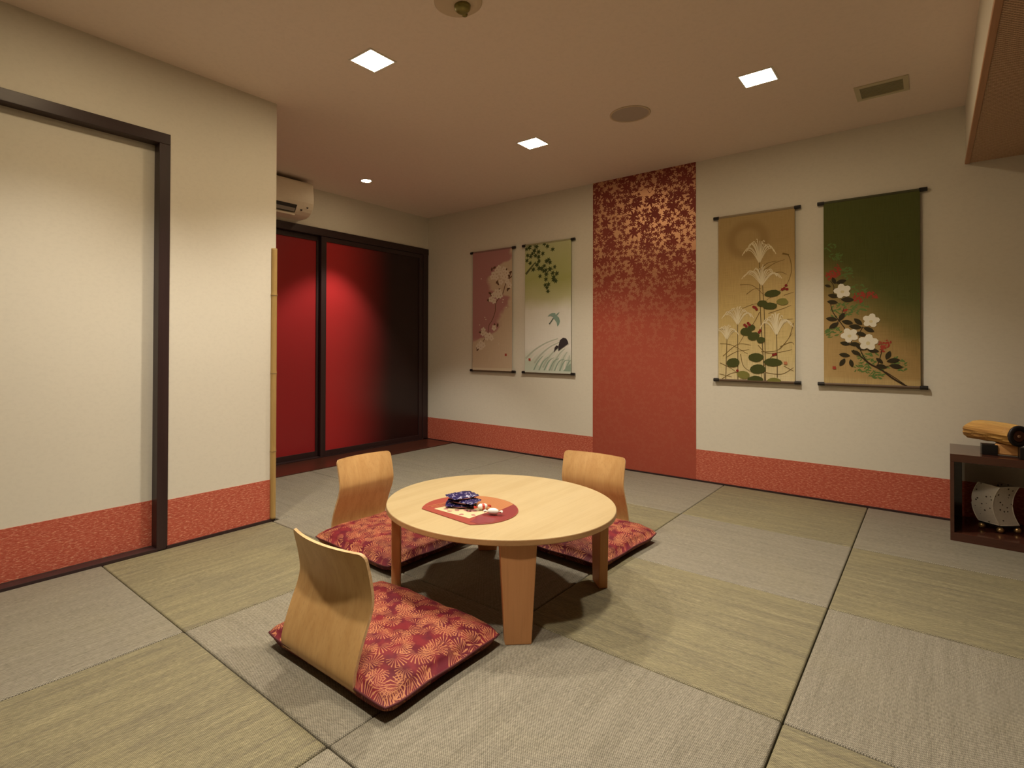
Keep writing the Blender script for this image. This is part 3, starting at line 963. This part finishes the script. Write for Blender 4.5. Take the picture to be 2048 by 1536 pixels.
P.pix('rock_print', [(975, 1070), (1005, 1047), (1035, 1055), (1050, 1080), (1056, 1105), (1030, 1122), (990, 1150), (960, 1172), (962, 1120)])
P.new = True
P.pix('rock_print', [(918, 1187), (925, 1140), (942, 1118), (966, 1130), (950, 1148), (935, 1160)])
P.blob('seal_print', (690, 1245), 14, 1.1, 4, 0.05, PI / 4)
P.pix('hem_print', [(645, 1338), (1079, 1366), (1078, 1390), (645, 1362)])
apply_paint(P, c, {'water_print': ink('ink_water', (0.47, 0.52, 0.45)), 'foam_print': ink('ink_foam', (0.74, 0.73, 0.68)), 'deep_water_print': ink('ink_deep_water', (0.30, 0.40, 0.33)), 'branch_print': ink('ink_green_branch', (0.11, 0.12, 0.06)), 'maple_print': ink('ink_maple', (0.060, 0.080, 0.030)), 'bird_print': ink('ink_bird', (0.25, 0.37, 0.32)), 'bird_tail_print': ink('ink_bird_tail', (0.11, 0.15, 0.13)), 'rock_print': ink('ink_rock', (0.05, 0.04, 0.045)), 'seal_print': ink('ink_seal', (0.36, 0.06, 0.04)), 'hem_print': ink('ink_pale_hem', (0.60, 0.66, 0.60))})

# --- pampas grass scroll
o, c = scroll(-0.941, 'golden scroll painted with white pampas plumes and round green leaves', 'cloth_grass', 'rod_tan')
P = Paint([(105, 285), (628, 215), (632, 1403), (110, 1385)])
for pts in ([(390, 560), (391, 800), (400, 1000), (425, 1395)], [(405, 690), (420, 900), (428, 1200), (432, 1395)], [(240, 1010), (242, 1200), (243, 1388)], [(168, 1090), (163, 1250), (160, 1386)], [(505, 1060), (509, 1200), (511, 1370)]):
    P.stroke('stem_print', pts, 4, 6)
for pts in ([(255, 740), (340, 745), (420, 810)], [(395, 640), (440, 595), (505, 580)], [(400, 655), (490, 595), (560, 570)], [(550, 533), (585, 540), (605, 600), (605, 660), (570, 745), (500, 800), (430, 850)], [(440, 880), (360, 870), (250, 910)], [(450, 935), (540, 905), (605, 880)], [(120, 1140), (200, 1150), (310, 1210)], [(140, 1225), (240, 1145), (330, 1150)], [(160, 1235), (230, 1195), (320, 1180)], [(400, 1195), (520, 1180), (612, 1070)], [(120, 1270), (200, 1310), (260, 1360)], [(380, 1150), (450, 1205), (610, 1180)], [(430, 1335), (540, 1345), (622, 1300)], [(118, 1345), (200, 1365)], [(555, 1290), (622, 1325)], [(540, 978), (615, 972)], [(555, 812), (622, 790)], [(300, 805), (350, 770), (400, 765)], [(390, 925), (350, 1000), (300, 1060), (250, 1140)], [(530, 1160), (600, 1130), (625, 1145)], [(430, 690), (520, 655), (575, 670)], [(118, 1040), (150, 1045), (170, 1060)], [(260, 1210), (280, 1290), (330, 1330)], [(480, 1220), (420, 1290), (400, 1380)], [(125, 1385), (200, 1340), (300, 1330)], [(620, 1000), (590, 1100), (520, 1180)]):
    P.stroke('grass_print', pts, 5.5, 3)
P.stroke('grass_print', [(545, 528), (590, 537)], 14, 8)
for (bx, by, h, wd, n) in ((388, 590, 175, 118, 21), (405, 745, 145, 140, 22), (240, 1010, 135, 110, 19), (165, 1110, 110, 80, 16), (505, 1080, 160, 115, 22)):
    for k in range(n):
        a = -1 + 2 * k / (n - 1) + rnd.uniform(-.05, .05)
        hh = h * rnd.uniform(0.85, 1.05)
        P.stroke('plume_print', [(bx + a * 3, by - 20 * (1 - abs(a))), (bx + a * wd * 0.42, by - hh * (0.70 - 0.22 * abs(a))), (bx + a * wd * 0.78, by - hh * (0.95 - 0.38 * abs(a))), (bx + a * wd, by - hh * (0.98 - 0.66 * abs(a)))], 3.6, 5.0, 10)
for x_, y_, a, b, lt in ((475, 800, 55, 26, 0), (408, 868, 36, 26, 0), (460, 885, 50, 26, 0), (545, 855, 38, 27, 1), (298, 1060, 42, 32, 0), (335, 1032, 26, 24, 0), (350, 1090, 42, 32, 0), (400, 1115, 30, 24, 0), (365, 1232, 54, 34, 0), (210, 1270, 50, 36, 0), (480, 1265, 62, 30, 0), (380, 1312, 54, 36, 0), (280, 1350, 46, 30, 1), (360, 1382, 56, 28, 0), (490, 1390, 46, 22, 1)):
    P.new = True
    P.blob('light_leaf_print' if lt else 'leaf_print', (x_, y_), a, b / a, 12, 0.07, rnd.uniform(-.2, .2))
for q in [(570, 745), (558, 765), (577, 770), (545, 772), (350, 890), (370, 907), (362, 895), (288, 1012), (312, 1000), (300, 1022), (322, 1012), (395, 1050), (485, 1215), (500, 1210), (240, 1322), (388, 1062)]:
    P.blob('berry_print', q, 10, 1.0, 8, 0.05)
P.blob('seal_print', (568, 1270), 15, 1.1, 4, 0.05, PI / 4)
apply_paint(P, c, {'stem_print': ink('ink_stem', (0.10, 0.065, 0.028)), 'grass_print': ink('ink_grass', (0.19, 0.125, 0.045)), 'plume_print': ink('ink_plume', (0.76, 0.68, 0.47)), 'leaf_print': ink('ink_round_leaf', (0.070, 0.078, 0.022)), 'light_leaf_print': ink('ink_light_leaf', (0.21, 0.20, 0.055)), 'berry_print': ink('ink_berry', (0.24, 0.025, 0.022)), 'seal_print': ink('ink_seal_faint', (0.50, 0.20, 0.10))})

# --- camellia scroll
o, c = scroll(-0.291, 'dark green scroll painted with white camellias', 'cloth_camellia', 'rod_green')
P = Paint([(832, 165), (1500, 90), (1510, 1442), (835, 1415)])
for (gx, gy, gr, n) in ((1000, 650, 55, 26), (1080, 765, 55, 24), (920, 545, 50, 16), (950, 900, 85, 44), (1085, 890, 60, 26), (905, 1060, 55, 30), (1150, 1235, 75, 36), (1105, 1310, 65, 34), (1205, 1345, 55, 26), (1350, 1285, 75, 28), (880, 470, 45, 10)):
    for k in range(n):
        a = rnd.uniform(0, 6.28); r = gr * math.sqrt(rnd.random())
        P.leaf('green_leaf_print', (max(gx + r * math.cos(a), 845), gy + r * math.sin(a) * 0.7), rnd.uniform(10, 20), rnd.uniform(-60, 60), 0.35)
for (gx, gy, rx, ry, n) in ((890, 665, 45, 32, 34), (930, 625, 28, 40, 26), (1085, 815, 45, 38, 34), (1150, 800, 50, 22, 28), (1190, 818, 22, 16, 10), (1262, 1140, 45, 26, 30), (1250, 1175, 22, 20, 12), (985, 910, 16, 16, 6)):
    for k in range(n):
        a = rnd.uniform(0, 6.28); r = math.sqrt(rnd.random())
        P.leaf('red_leaf_print', (max(gx + rx * r * math.cos(a), 845), gy + ry * r * math.sin(a)), rnd.uniform(7, 14), rnd.uniform(0, 180), 0.5)
for pts, a, b in (([(880, 850), (900, 920), (960, 1000), (1000, 1060), (1040, 1150)], 6, 8), ([(930, 990), (960, 930), (978, 885)], 5, 4), ([(1040, 1180), (1100, 1230), (1160, 1280), (1240, 1320), (1320, 1380), (1450, 1452)], 9, 14), ([(1265, 1332), (1330, 1372), (1400, 1420)], 6, 5), ([(1160, 1280), (1230, 1300), (1300, 1290)], 7, 5), ([(1210, 1290), (1235, 1210), (1240, 1180)], 6, 4), ([(1110, 1020), (1085, 1070), (1100, 1150)], 5, 5), ([(880, 700), (905, 740), (900, 800)], 5, 5), ([(1090, 1180), (1130, 1250), (1190, 1295)], 7, 7)):
    P.stroke('branch_print', pts, a, b, 16)
for x_, y_, ln, an in ((955, 708, 42, -15), (905, 700, 34, 70), (862, 735, 26, 20), (900, 805, 42, 15), (1000, 832, 48, 5), (895, 848, 42, 10), (890, 965, 45, 10), (960, 950, 42, -60), (905, 1010, 46, -35), (1000, 988, 44, 15), (1075, 985, 42, 45), (1055, 1020, 48, 10), (1150, 1040, 42, 25), (1095, 1070, 42, 20), (985, 1135, 40, 10), (1050, 1140, 40, 0), (1100, 1165, 46, 20), (1180, 1185, 42, 10), (980, 1215, 42, 10), (965, 1265, 40, -60), (1028, 1272, 36, 80), (1285, 1218, 40, -70), (1320, 1255, 46, -10), (1340, 1295, 46, 10), (1240, 1295, 40, 15), (1225, 1255, 34, 45), (1060, 1200, 40, 30)):
    P.new = True
    P.leaf('leaf_print', (max(x_, 860), y_), ln, an, 0.46)
for x_, y_, r in ((965, 772, 64), (1165, 978, 60), (1015, 1078, 64), (1145, 1128, 70)):
    P.new = True
    P.flower('camellia_print', (x_, y_), r, 5)
    P.blob('camellia_print', (x_, y_), r * 0.45, n=9)
    P.new = True
    P.blob('stamen_print', (x_, y_ + 6), r * 0.22, n=8)
P.blob('seal_print', (908, 1302), 18, 1.0, 4, 0.05, PI / 4)
apply_paint(P, c, {'green_leaf_print': ink('ink_bright_leaf', (0.115, 0.19, 0.055)), 'red_leaf_print': ink('ink_red_leaf', (0.34, 0.055, 0.035)), 'branch_print': ink('ink_dark_branch', (0.045, 0.030, 0.016)), 'leaf_print': ink('ink_dark_leaf', (0.040, 0.032, 0.016)), 'camellia_print': ink('ink_camellia', (0.76, 0.72, 0.60)), 'stamen_print': ink('ink_stamen', (0.66, 0.58, 0.34)), 'seal_print': ink('ink_seal', (0.36, 0.06, 0.04))})

# ================================================================== TABLE
TX, TY, TZ, TR = -1.373, 1.835, 0.360, 0.470
tb = thing('round_table', 'low round light wooden table with four tapered plank legs', 'table', (TX, TY, 0))
prof = [(0.0, TZ - 0.021), (TR - 0.003, TZ - 0.021), (TR, TZ - 0.0185), (TR, TZ - 0.012), (TR, TZ - 0.003), (TR - 0.0008, TZ - 0.0008), (TR - 0.003, TZ), (0.0, TZ)]
top = MB().lathe([(0.01, TZ - 0.021)] + prof[1:-1] + [(0.01, TZ)], 128)
part('tabletop', top, 'table_wood', tb)
part('shaded_edge', MB().lathe([(TR - 0.002, TZ - 0.0214), (TR + 0.0004, TZ - 0.0195), (TR + 0.0008, TZ - 0.0185), (TR + 0.0008, TZ - 0.0026), (TR + 0.0002, TZ - 0.0014)], 128, caps=False), 'shaded_edge_wood', tb, smooth=False)  # added ring, its darker colour stands in for shade on the rim
def leg_mesh():
    m = MB()
    zt, th = TZ - 0.021, 0.036
    wt, wb = 0.128, 0.090
    m.add([(-wb / 2, 0, 0), (wb / 2, 0, 0), (wb / 2, th, 0), (-wb / 2, th, 0), (-wt / 2, 0, zt), (wt / 2, 0, zt), (wt / 2, th, zt), (-wt / 2, th, zt)],
          [(0, 3, 2, 1), (4, 5, 6, 7), (0, 1, 5, 4), (1, 2, 6, 5), (2, 3, 7, 6), (3, 0, 4, 7)])
    return m.mesh('leg', 0.003, 2)
lm = leg_mesh()
for k, ang in enumerate((-45, 45, 135, 225)):
    a = math.radians(ang)
    r = 0.446
    put('leg', lm, 'leg_wood', tb, (r * math.cos(a), r * math.sin(a), 0), (0, 0, a + PI / 2))

# round place mat with one straight edge, printed like brocade
MC = (-1.385, 1.655)
MR = 0.190
mt = thing('place_mat', 'red round place mat with one straight edge on the table', 'place mat', (MC[0], MC[1], TZ))
aa0, aa1 = math.radians(222), math.radians(-48)
a0, a1 = math.radians(-50), math.radians(220)
arc = [(MR * math.cos(a0 + (a1 - a0) * k / 60), MR * math.sin(a0 + (a1 - a0) * k / 60)) for k in range(61)]
part('mat_base', MB().prism(arc, 0.0, 0.0035), 'tray_red', mt, 0.0008, 1)
def clip(poly, r=MR - 0.004):
    return [(x * min(1, r / max(math.hypot(x, y), 1e-6)), y * min(1, r / max(math.hypot(x, y), 1e-6))) for x, y in poly]
def arcpts(a, b, r=MR - 0.003, n=24):
    return [(r * math.cos(math.radians(a + (b - a) * k / n)), r * math.sin(math.radians(a + (b - a) * k / n))) for k in range(n + 1)]
part('print_dark_red', MB().prism(arcpts(-44, 62) + [(0.078, -0.060)], 0.0035, 0.0039), 'tray_dark_red', mt)
part('print_brocade', MB().prism(arcpts(59, 120) + [(-0.03, 0.02), (0.105, 0.055)], 0.0037, 0.0042), 'tray_orange', mt)
part('print_purple', MB().prism(clip([(0.085, -0.045), (0.150, -0.030), (0.172, -0.075), (0.140, -0.120), (0.105, -0.125)]), 0.0036, 0.0041), 'tray_purple', mt)
part('print_cream', MB().prism([(-0.105, -0.095), (0.078, -0.097), (0.082, 0.03), (-0.075, 0.045)], 0.0036, 0.0043), 'tray_cream', mt)
mm = MB()
for k in range(4):
    mm.prism([(-0.150 + k * 0.016, -0.085 + k * 0.004), (-0.146 + k * 0.016, -0.088 + k * 0.004), (-0.118 + k * 0.016, 0.030), (-0.122 + k * 0.016, 0.032)], 0.0036, 0.0040)
part('print_stripe', mm, 'tray_orange', mt)
mm = MB()
for k in range(16):
    fx, fy = rnd.uniform(-0.085, 0.07), rnd.uniform(-0.085, 0.00)
    mm.prism([(fx + rnd.uniform(.006, .013) * math.cos(t), fy + rnd.uniform(.006, .013) * math.sin(t)) for t in (0, 1, 2, 3, 4.1, 5.2)], 0.0043, 0.0047)
part('print_flower', mm, 'pink_foil', mt)['kind'] = 'stuff'

# ---- wrapped sweets
def pillow(lx, ly, lz, n=14, crimp=0.18, seed=0):
    """flat wrapped packet with crimped ends"""
    r = random.Random(seed)
    m = MB()
    vs, fs = [], []
    for sgn in (1, -1):
        base = len(vs)
        for j in range(n + 1):
            for i in range(n + 1):
                u, v = -1 + 2 * i / n, -1 + 2 * j / n
                hgt = max(0, 1 - abs(u) ** 3.0) ** 0.5 * max(0, 1 - abs(v) ** 4) ** 0.5
                cr = 1.0 if abs(u) < 1 - crimp else 0.12
                z = sgn * lz * hgt * cr * (1 + r.uniform(-0.30, 0.30)) + (lz * 0.25 * math.sin(9 * v) * (1 if abs(u) > 1 - crimp else 0))
                rr = 1 - 0.10 * (abs(v) ** 4) * (abs(u) ** 2)
                vs.append((u * lx * rr, v * ly * (1 - 0.06 * u * u), z))
        for j in range(n):
            for i in range(n):
                a = base + j * (n + 1) + i
                f = (a, a + 1, a + n + 2, a + n + 1)
                fs.append(f if sgn > 0 else tuple(reversed(f)))
    return m.add(vs, fs)
ZM = TZ + 0.0047
def packet(loc, rz, ry, label, sd):
    o = thing('wrapped_biscuit', label, 'wrapped sweet', loc, rz, 'navy wrapped biscuits on the place mat')
    part('wrapper', pillow(0.062, 0.043, 0.0062, 16, 0.16, sd), 'navy_wrapper', o, smooth=True, rot=(0.0, ry, 0))
    e = MB().tube([(0.055 * math.cos(t), 0.042 * math.sin(t) , -0.003) for t in [2 * PI * k / 40 for k in range(41)]], 0.0022, 6)
    part('crimped_seam', e, 'pink_foil', o, rot=(0, ry, 0))
    return o
packet((-1.435, 1.660, ZM + 0.0085), 0.66, 0.0, 'navy wrapped biscuit at the bottom of the pile on the place mat', 1)
packet((-1.425, 1.668, ZM + 0.0235), 0.15, 0.0, 'navy wrapped biscuit in the middle of the pile on the place mat', 2)
packet((-1.440, 1.672, ZM + 0.0385), 1.25, 0.0, 'navy wrapped biscuit on top of the pile on the place mat', 3)
def candy(loc, rz, mat, label, lx=0.022, knots=True, band_mat=None):
    o = thing('wrapped_candy', label, 'wrapped sweet', loc, rz)
    part('wrapper', MB().tube([(-lx, 0, 0), (-lx * 0.9, 0, 0), (-lx * 0.5, 0, 0), (0, 0, 0), (lx * 0.5, 0, 0), (lx * 0.9, 0, 0), (lx, 0, 0)], [0.003, 0.007, 0.0115, 0.0125, 0.0115, 0.007, 0.003], 12), mat, o, smooth=True)
    for s_ in (-1, 1):
        m = MB()
        n = 9
        vs = [(s_ * lx * 0.95, 0, 0)]
        for k in range(n):
            a = -0.8 + 1.6 * k / (n - 1)
            vs.append((s_ * (lx + 0.016 * math.cos(a)), 0.016 * math.sin(a), 0.003 * (-1) ** k))
        m.add(vs, [(0, k + 1, k + 2) for k in range(n - 1)])
        m.add([(x, y, z - 0.0006) for x, y, z in vs], [(0, k + 2, k + 1) for k in range(n - 1)])
        part('twist', m, band_mat or mat, o)
    if band_mat:
        part('printed_band', MB().tube([(-0.005, 0, 0), (0.005, 0, 0)], 0.0129, 12), band_mat, o)
    return o
candy((-1.335, 1.672, ZM + 0.013), 1.1, 'white_foil', 'white candy with red printed wrapper beside the navy pile', 0.020, True, 'red_foil')
candy((-1.266, 1.650, ZM + 0.013), 0.55, 'white_foil', 'plain white wrapped candy at the edge of the place mat', 0.021)

# ================================================================== FLOOR CHAIRS
CWID = 0.368
PROF = [(0.400, 0.010), (0.30, 0.008), (0.16, 0.008), (0.070, 0.009), (0.036, 0.013), (0.014, 0.024), (0.003, 0.040), (0.0, 0.058), (0.004, 0.082), (0.013, 0.112), (0.026, 0.148), (0.041, 0.184), (0.056, 0.218), (0.0650, 0.248), (0.0675, 0.270), (0.0640, 0.300), (0.0570, 0.335), (0.0485, 0.368), (0.0405, 0.398), (0.0385, 0.406)]
TH = 0.0095
def bend(z):
    return 0.034 * min(max(z - 0.03, 0) / 0.375, 1) ** 2.0
def chair_shell(i0, i1, rnd_top):
    """bent plywood between two stations of the profile"""
    # resample the profile with a spline
    pr = [Vector(p) for p in PROF]
    def cr(t):
        m = len(pr) - 1
        q = min(int(t), m - 1); u = t - q
        p0, p1, p2, p3 = pr[max(q - 1, 0)], pr[q], pr[q + 1], pr[min(q + 2, m)]
        return 0.5 * ((2 * p1) + (p2 - p0) * u + (2 * p0 - 5 * p1 + 4 * p2 - p3) * u * u + (3 * p1 - p0 - 3 * p2 + p3) * u ** 3)
    ns = (i1 - i0) * 4
    na = 20
    outer, inner = [], []
    for j in range(ns + 1):
        t = i0 + (i1 - i0) * j / ns
        p = cr(t)
        d = (cr(min(t + 0.05, len(pr) - 1)) - cr(max(t - 0.05, 0))).normalized()
        nrm = Vector((d.y, -d.x))         # towards the sitter
        if nrm.x < 0 and p.y > 0.03: nrm = -nrm
        if p.y <= 0.03 and nrm.y < 0: nrm = -nrm
        hw = CWID / 2
        if rnd_top:
            R = 0.022
            dz = PROF[-1][1] - p.y
            if dz < R:
                hw = CWID / 2 - R + math.sqrt(max(R * R - (R - dz) ** 2, 0))
        else:
            R = 0.05
            dx = PROF[0][0] - p.x
            if dx < R:
                hw = CWID / 2 - R + math.sqrt(max(R * R - (R - dx) ** 2, 0))
        for i in range(na + 1):
            a = -1 + 2 * i / na
            x = a * hw
            bb = bend(p.y) * (1 - (x / (CWID / 2)) ** 2)
            outer.append((x, p.x - bb, p.y))
            inner.append((x, p.x - bb + nrm.x * TH, p.y + nrm.y * TH))
    m = MB()
    n1 = na + 1
    fs = [(j * n1 + i, j * n1 + i + 1, (j + 1) * n1 + i + 1, (j + 1) * n1 + i) for j in range(ns) for i in range(na)]
    m.add(outer, fs)
    m.add(inner, [tuple(reversed(f)) for f in fs])
    edge = MB()
    N = len(outer)
    rim = [i for i in range(n1)] + [j * n1 + na for j in range(1, ns + 1)] + [ns * n1 + i for i in range(na - 1, -1, -1)] + [j * n1 for j in range(ns - 1, 0, -1)]
    edge.add(outer + inner, [(rim[k], rim[(k + 1) % len(rim)], N + rim[(k + 1) % len(rim)], N + rim[k]) for k in range(len(rim))])
    return m, edge
def smooth_mesh(me):
    for f in me.polygons:
        f.use_smooth = True
    return me
def make_chair():
    o = thing('floor_chair', '', 'floor chair', group='legless bentwood chairs round the table')
    m, e = chair_shell(5, len(PROF) - 1, True)
    b = put('backrest', smooth_mesh(m.mesh('backrest')), 'chair_ply', o)
    ee = MB(); ee.v = e.v; ee.f = e.f
    put('backrest_edge', ee.mesh('backrest_edge'), 'ply_edge', b)
    m, e = chair_shell(0, 5, False)
    s_ = put('seat', smooth_mesh(m.mesh('seat')), 'chair_ply', o)
    put('seat_edge', e.mesh('seat_edge'), 'ply_edge', s_)
    return o
ch = make_chair()
ch.location = (-1.413, 0.962, 0)
ch['label'] = 'bentwood floor chair seen from behind, nearest the viewer'
dup(ch, (-2.405, 1.920, 0), -PI / 2, 'bentwood floor chair with its back to the red doors')
dup(ch, (-1.432, 2.832, 0), PI + 0.02, 'bentwood floor chair with its back to the red leaf-patterned strip')

# ---- cushions
def cushion(name, cx, cy, rz, wx, wy, label, seed):
    r = random.Random(seed)
    o = thing(name, label, 'cushion', (cx, cy, 0), rz, 'red brocade floor cushions')
    n = 40
    def edge_xy(u, v):
        x = u * wx / 2 * (1 - 0.045 * (1 - v * v))
        y = v * wy / 2 * (1 - 0.045 * (1 - u * u))
        k = 1 - 0.045 * (abs(u * v) ** 5)
        return x * k, y * k
    ph = [r.uniform(0, 6) for _ in range(6)]
    SEAM = 0.042
    vs, fs = [], []
    for sgn in (1, -1):
        b0 = len(vs)
        for j in range(n + 1):
            for i in range(n + 1):
                u, v = -1 + 2 * i / n, -1 + 2 * j / n
                u = math.copysign(abs(u) ** 0.85, u); v = math.copysign(abs(v) ** 0.85, v)
                x, y = edge_xy(u, v)
                t = (max(0, 1 - abs(u) ** 3.0) * max(0, 1 - abs(v) ** 3.0)) ** 0.34
                puck = 0.0025 * math.sin(14 * u + ph[0]) * math.sin(13 * v + ph[1]) + 0.002 * math.sin(24 * (u + v) + ph[2])
                seam = SEAM + 0.004 * (u * u * v * v) + 0.002 * math.sin(7 * u + ph[3]) + 0.002 * math.sin(7 * v + ph[4])
                if sgn > 0:
                    z = seam + t * (0.062 + puck)
                else:
                    z = max(seam - t * 0.06, 0.0185)
                vs.append((x, y, z))
        for j in range(n):
            for i in range(n):
                a = b0 + j * (n + 1) + i
                f = (a, a + 1, a + n + 2, a + n + 1)
                fs.append(f if sgn > 0 else tuple(reversed(f)))
    me = MB().add(vs, fs).mesh('cover')
    bm = bmesh.new(); bm.from_mesh(me)
    bmesh.ops.remove_doubles(bm, verts=bm.verts, dist=0.00005)
    for f in bm.faces: f.smooth = True
    bm.to_mesh(me); bm.free()
    c = put('cover', me, 'brocade', o)
    seq = [(-1 + 2 * k / 24, -1) for k in range(24)] + [(1, -1 + 2 * k / 24) for k in range(24)] + [(1 - 2 * k / 24, 1) for k in range(24)] + [(-1, 1 - 2 * k / 24) for k in range(25)]
    pts = []
    for u, v in seq:
        x, y = edge_xy(u, v)
        pts.append((x, y, SEAM + 0.004 * (u * u * v * v) + 0.002 * math.sin(7 * u + ph[3]) + 0.002 * math.sin(7 * v + ph[4])))
    put('piping', MB().tube(pts, 0.0034, 8).mesh('piping', smooth=True), 'maroon_cloth', o)
    return o
cushion('floor_cushion', -1.392, 1.218, 0.0, 0.610, 0.520, 'red and gold floor cushion on the chair seen from behind', 3)
cushion('floor_cushion', -2.070, 1.885, -0.03, 0.590, 0.590, 'red and gold floor cushion on the chair by the red doors', 5)
cushion('floor_cushion', -1.375, 2.515, -0.05, 0.590, 0.590, 'red and gold floor cushion on the chair by the leaf-patterned strip', 8)

# ================================================================== SHELF WITH LOG SPEAKER AND LANTERN
sh = thing('low_shelf', 'low open dark red-brown lacquered shelf against the scroll wall', 'shelf', (0.073, 3.826, 0), -0.018)
SW, SD = 1.05, 0.412
part('top_board', MB().box(0, SW, 0, SD, 0.411, 0.451), 'shelf_lacquer', sh, 0.0015)
part('bottom_board', MB().box(0, SW, 0, SD, 0.0, 0.043), 'shelf_lacquer', sh, 0.0015)
part('side_board', MB().box(0, 0.016, 0, SD, 0.043, 0.411), 'shelf_lacquer', sh, 0.001)
part('back_post', MB().box(0.016, 0.052, SD - 0.03, SD, 0.043, 0.411), 'shelf_lacquer', sh, 0.001)
part('side_board', MB().box(SW - 0.016, SW, 0, SD, 0.043, 0.411), 'shelf_lacquer', sh, 0.001)

lg = thing('log_speaker', 'speaker made from a split yellow log on the low shelf', 'speaker', (0.252, 3.965, 0.451))
A = Vector((0.170, 4.070, 0.566)) - Vector(lg.location)
Bp = Vector((0.330, 3.880, 0.563)) - Vector(lg.location)
ax = (Bp - A).normalized()
side = ax.cross(Vector((0, 0, 1))).normalized(); up = side.cross(ax)
vs, fs = [], []
NS, NA = 18, 28
for j in range(NS + 1):
    t = j / NS
    ce = A + (Bp - A) * t
    for i in range(NA):
        a = 2 * PI * i / NA
        r = 0.0545 * (1 + 0.05 * math.sin(3 * a + 1) + 0.03 * math.sin(7 * a + 2 * t))
        if math.sin(a) < -0.2:      # rough split underside
            r *= 0.93 + 0.05 * math.sin(11 * a + 9 * t) + 0.04 * math.sin(5 * t + 3 * a)
        r *= 0.95 + 0.05 * min(t * 3, 1)
        if t > 0.9: r *= 0.96
        sh_ = ax * (-0.03 * math.sin(a) * (1 - t) ** 2)
        vs.append(ce + side * (r * math.cos(a)) + up * (r * math.sin(a)) - sh_)
for j in range(NS):
    for i in range(NA):
        fs.append((j * NA + i, j * NA + (i + 1) % NA, (j + 1) * NA + (i + 1) % NA, (j + 1) * NA + i))
fs.append(tuple(range(NA))); fs.append(tuple(NS * NA + i for i in range(NA)))
rotl = ax.to_track_quat('X', 'Z').to_euler()
inv = rotl.to_matrix().inverted()
part('log', MB().add([inv @ (v - A) for v in vs], fs), 'log_wood', lg, smooth=False, loc=A, rot=rotl)
qz = ax.to_track_quat('Z', 'Y').to_euler()
rg = part('speaker_ring', MB().lathe([(0.047, -0.004), (0.053, 0.0), (0.053, 0.006), (0.048, 0.010), (0.036, 0.010), (0.030, 0.004), (0.030, 0.0)], 40), 'black_rubber', lg, loc=Bp, rot=qz, smooth=True)
part('speaker_cone', MB().lathe([(0.030, 0.0), (0.030, 0.005), (0.024, 0.007), (0.012, 0.0035), (0.004, 0.003)], 32), 'speaker_cone', lg, loc=Bp, rot=qz, smooth=True)
part('dome', MB().lathe([(0.009, 0.003), (0.0085, 0.006), (0.006, 0.008), (0.002, 0.009)], 20), 'copper_dome', lg, loc=Bp, rot=qz, smooth=True)
ra = math.atan2(ax.y, ax.x)
part('stand_block', MB().box(-0.030, 0.030, -0.030, 0.030, 0.0, 0.054), 'black_wood', lg, 0.002, loc=(-0.025, -0.028, 0), rot=(0, 0, 0.05))
part('stand_block', MB().box(-0.025, 0.025, -0.030, 0.030, 0.0, 0.058), 'black_wood', lg, 0.002, loc=(0.105, -0.085, 0), rot=(0, 0, 0.05))
part('stand_plank', MB().box(-0.045, 0.045, -0.040, 0.040, 0.006, 0.060), 'stand_wood', lg, 0.006, loc=(0.044, -0.012, 0), rot=(0, 0, ra * 0.1))

ln = thing('paper_lantern', 'curved white paper lantern with dark specks inside the shelf', 'lantern', (0.272, 4.022, 0.043))
cor = [(-0.078, 0.000), (0.000, -0.058), (0.078, 0.004), (0.002, 0.062)]
def lan(k, t, grow=1.0):
    bow = -0.026 * (1 - (2 * t - 1) ** 2)
    z = 0.040 + t * 0.198 + (0.006 if k in (0, 3) else (-0.002 if k == 1 else 0.004)) * (1 if t > .5 else 0)
    return (cor[k][0] * grow + bow - 0.004, cor[k][1] * grow, z)
NTT = 16
for k in range(4):
    k2 = (k + 1) % 4
    vs = [lan(k, j / NTT) for j in range(NTT + 1)] + [lan(k2, j / NTT) for j in range(NTT + 1)]
    vs2 = [lan(k, j / NTT, 0.975) for j in range(NTT + 1)] + [lan(k2, j / NTT, 0.975) for j in range(NTT + 1)]
    fs = [(j, j + 1, NTT + 2 + j, NTT + 1 + j) for j in range(NTT)]
    mb = MB().add(vs, fs).add(vs2, [tuple(reversed(f)) for f in fs])
    part('paper_panel', mb, 'lantern_paper', ln, smooth=True)
    part('frame_edge', MB().tube([lan(k, j / NTT) for j in range(NTT + 1)], 0.0022, 8), 'lantern_edge', ln, smooth=True)
    part('bottom_rail', MB().tube([lan(k, 0), lan(k2, 0)], 0.0020, 8), 'lantern_edge', ln, smooth=True)
    part('top_rail', MB().tube([lan(k, 1), lan(k2, 1)], 0.0014, 8), 'lantern_edge', ln, smooth=True)
part('base_plate', MB().prism([(x * 0.96 - 0.004, y * 0.96) for x, y in cor], 0.030, 0.040), 'black_wood', ln)
ball = MB().lathe([(0.003, 0.0), (0.009, 0.002), (0.014, 0.008), (0.0155, 0.015), (0.014, 0.022), (0.009, 0.028), (0.003, 0.030)], 20).mesh('ball_foot', smooth=True)
for k in range(4):
    put('ball_foot', ball, 'gold_ball', ln, (cor[k][0] * 0.86 - 0.002, cor[k][1] * 0.86, 0.0))
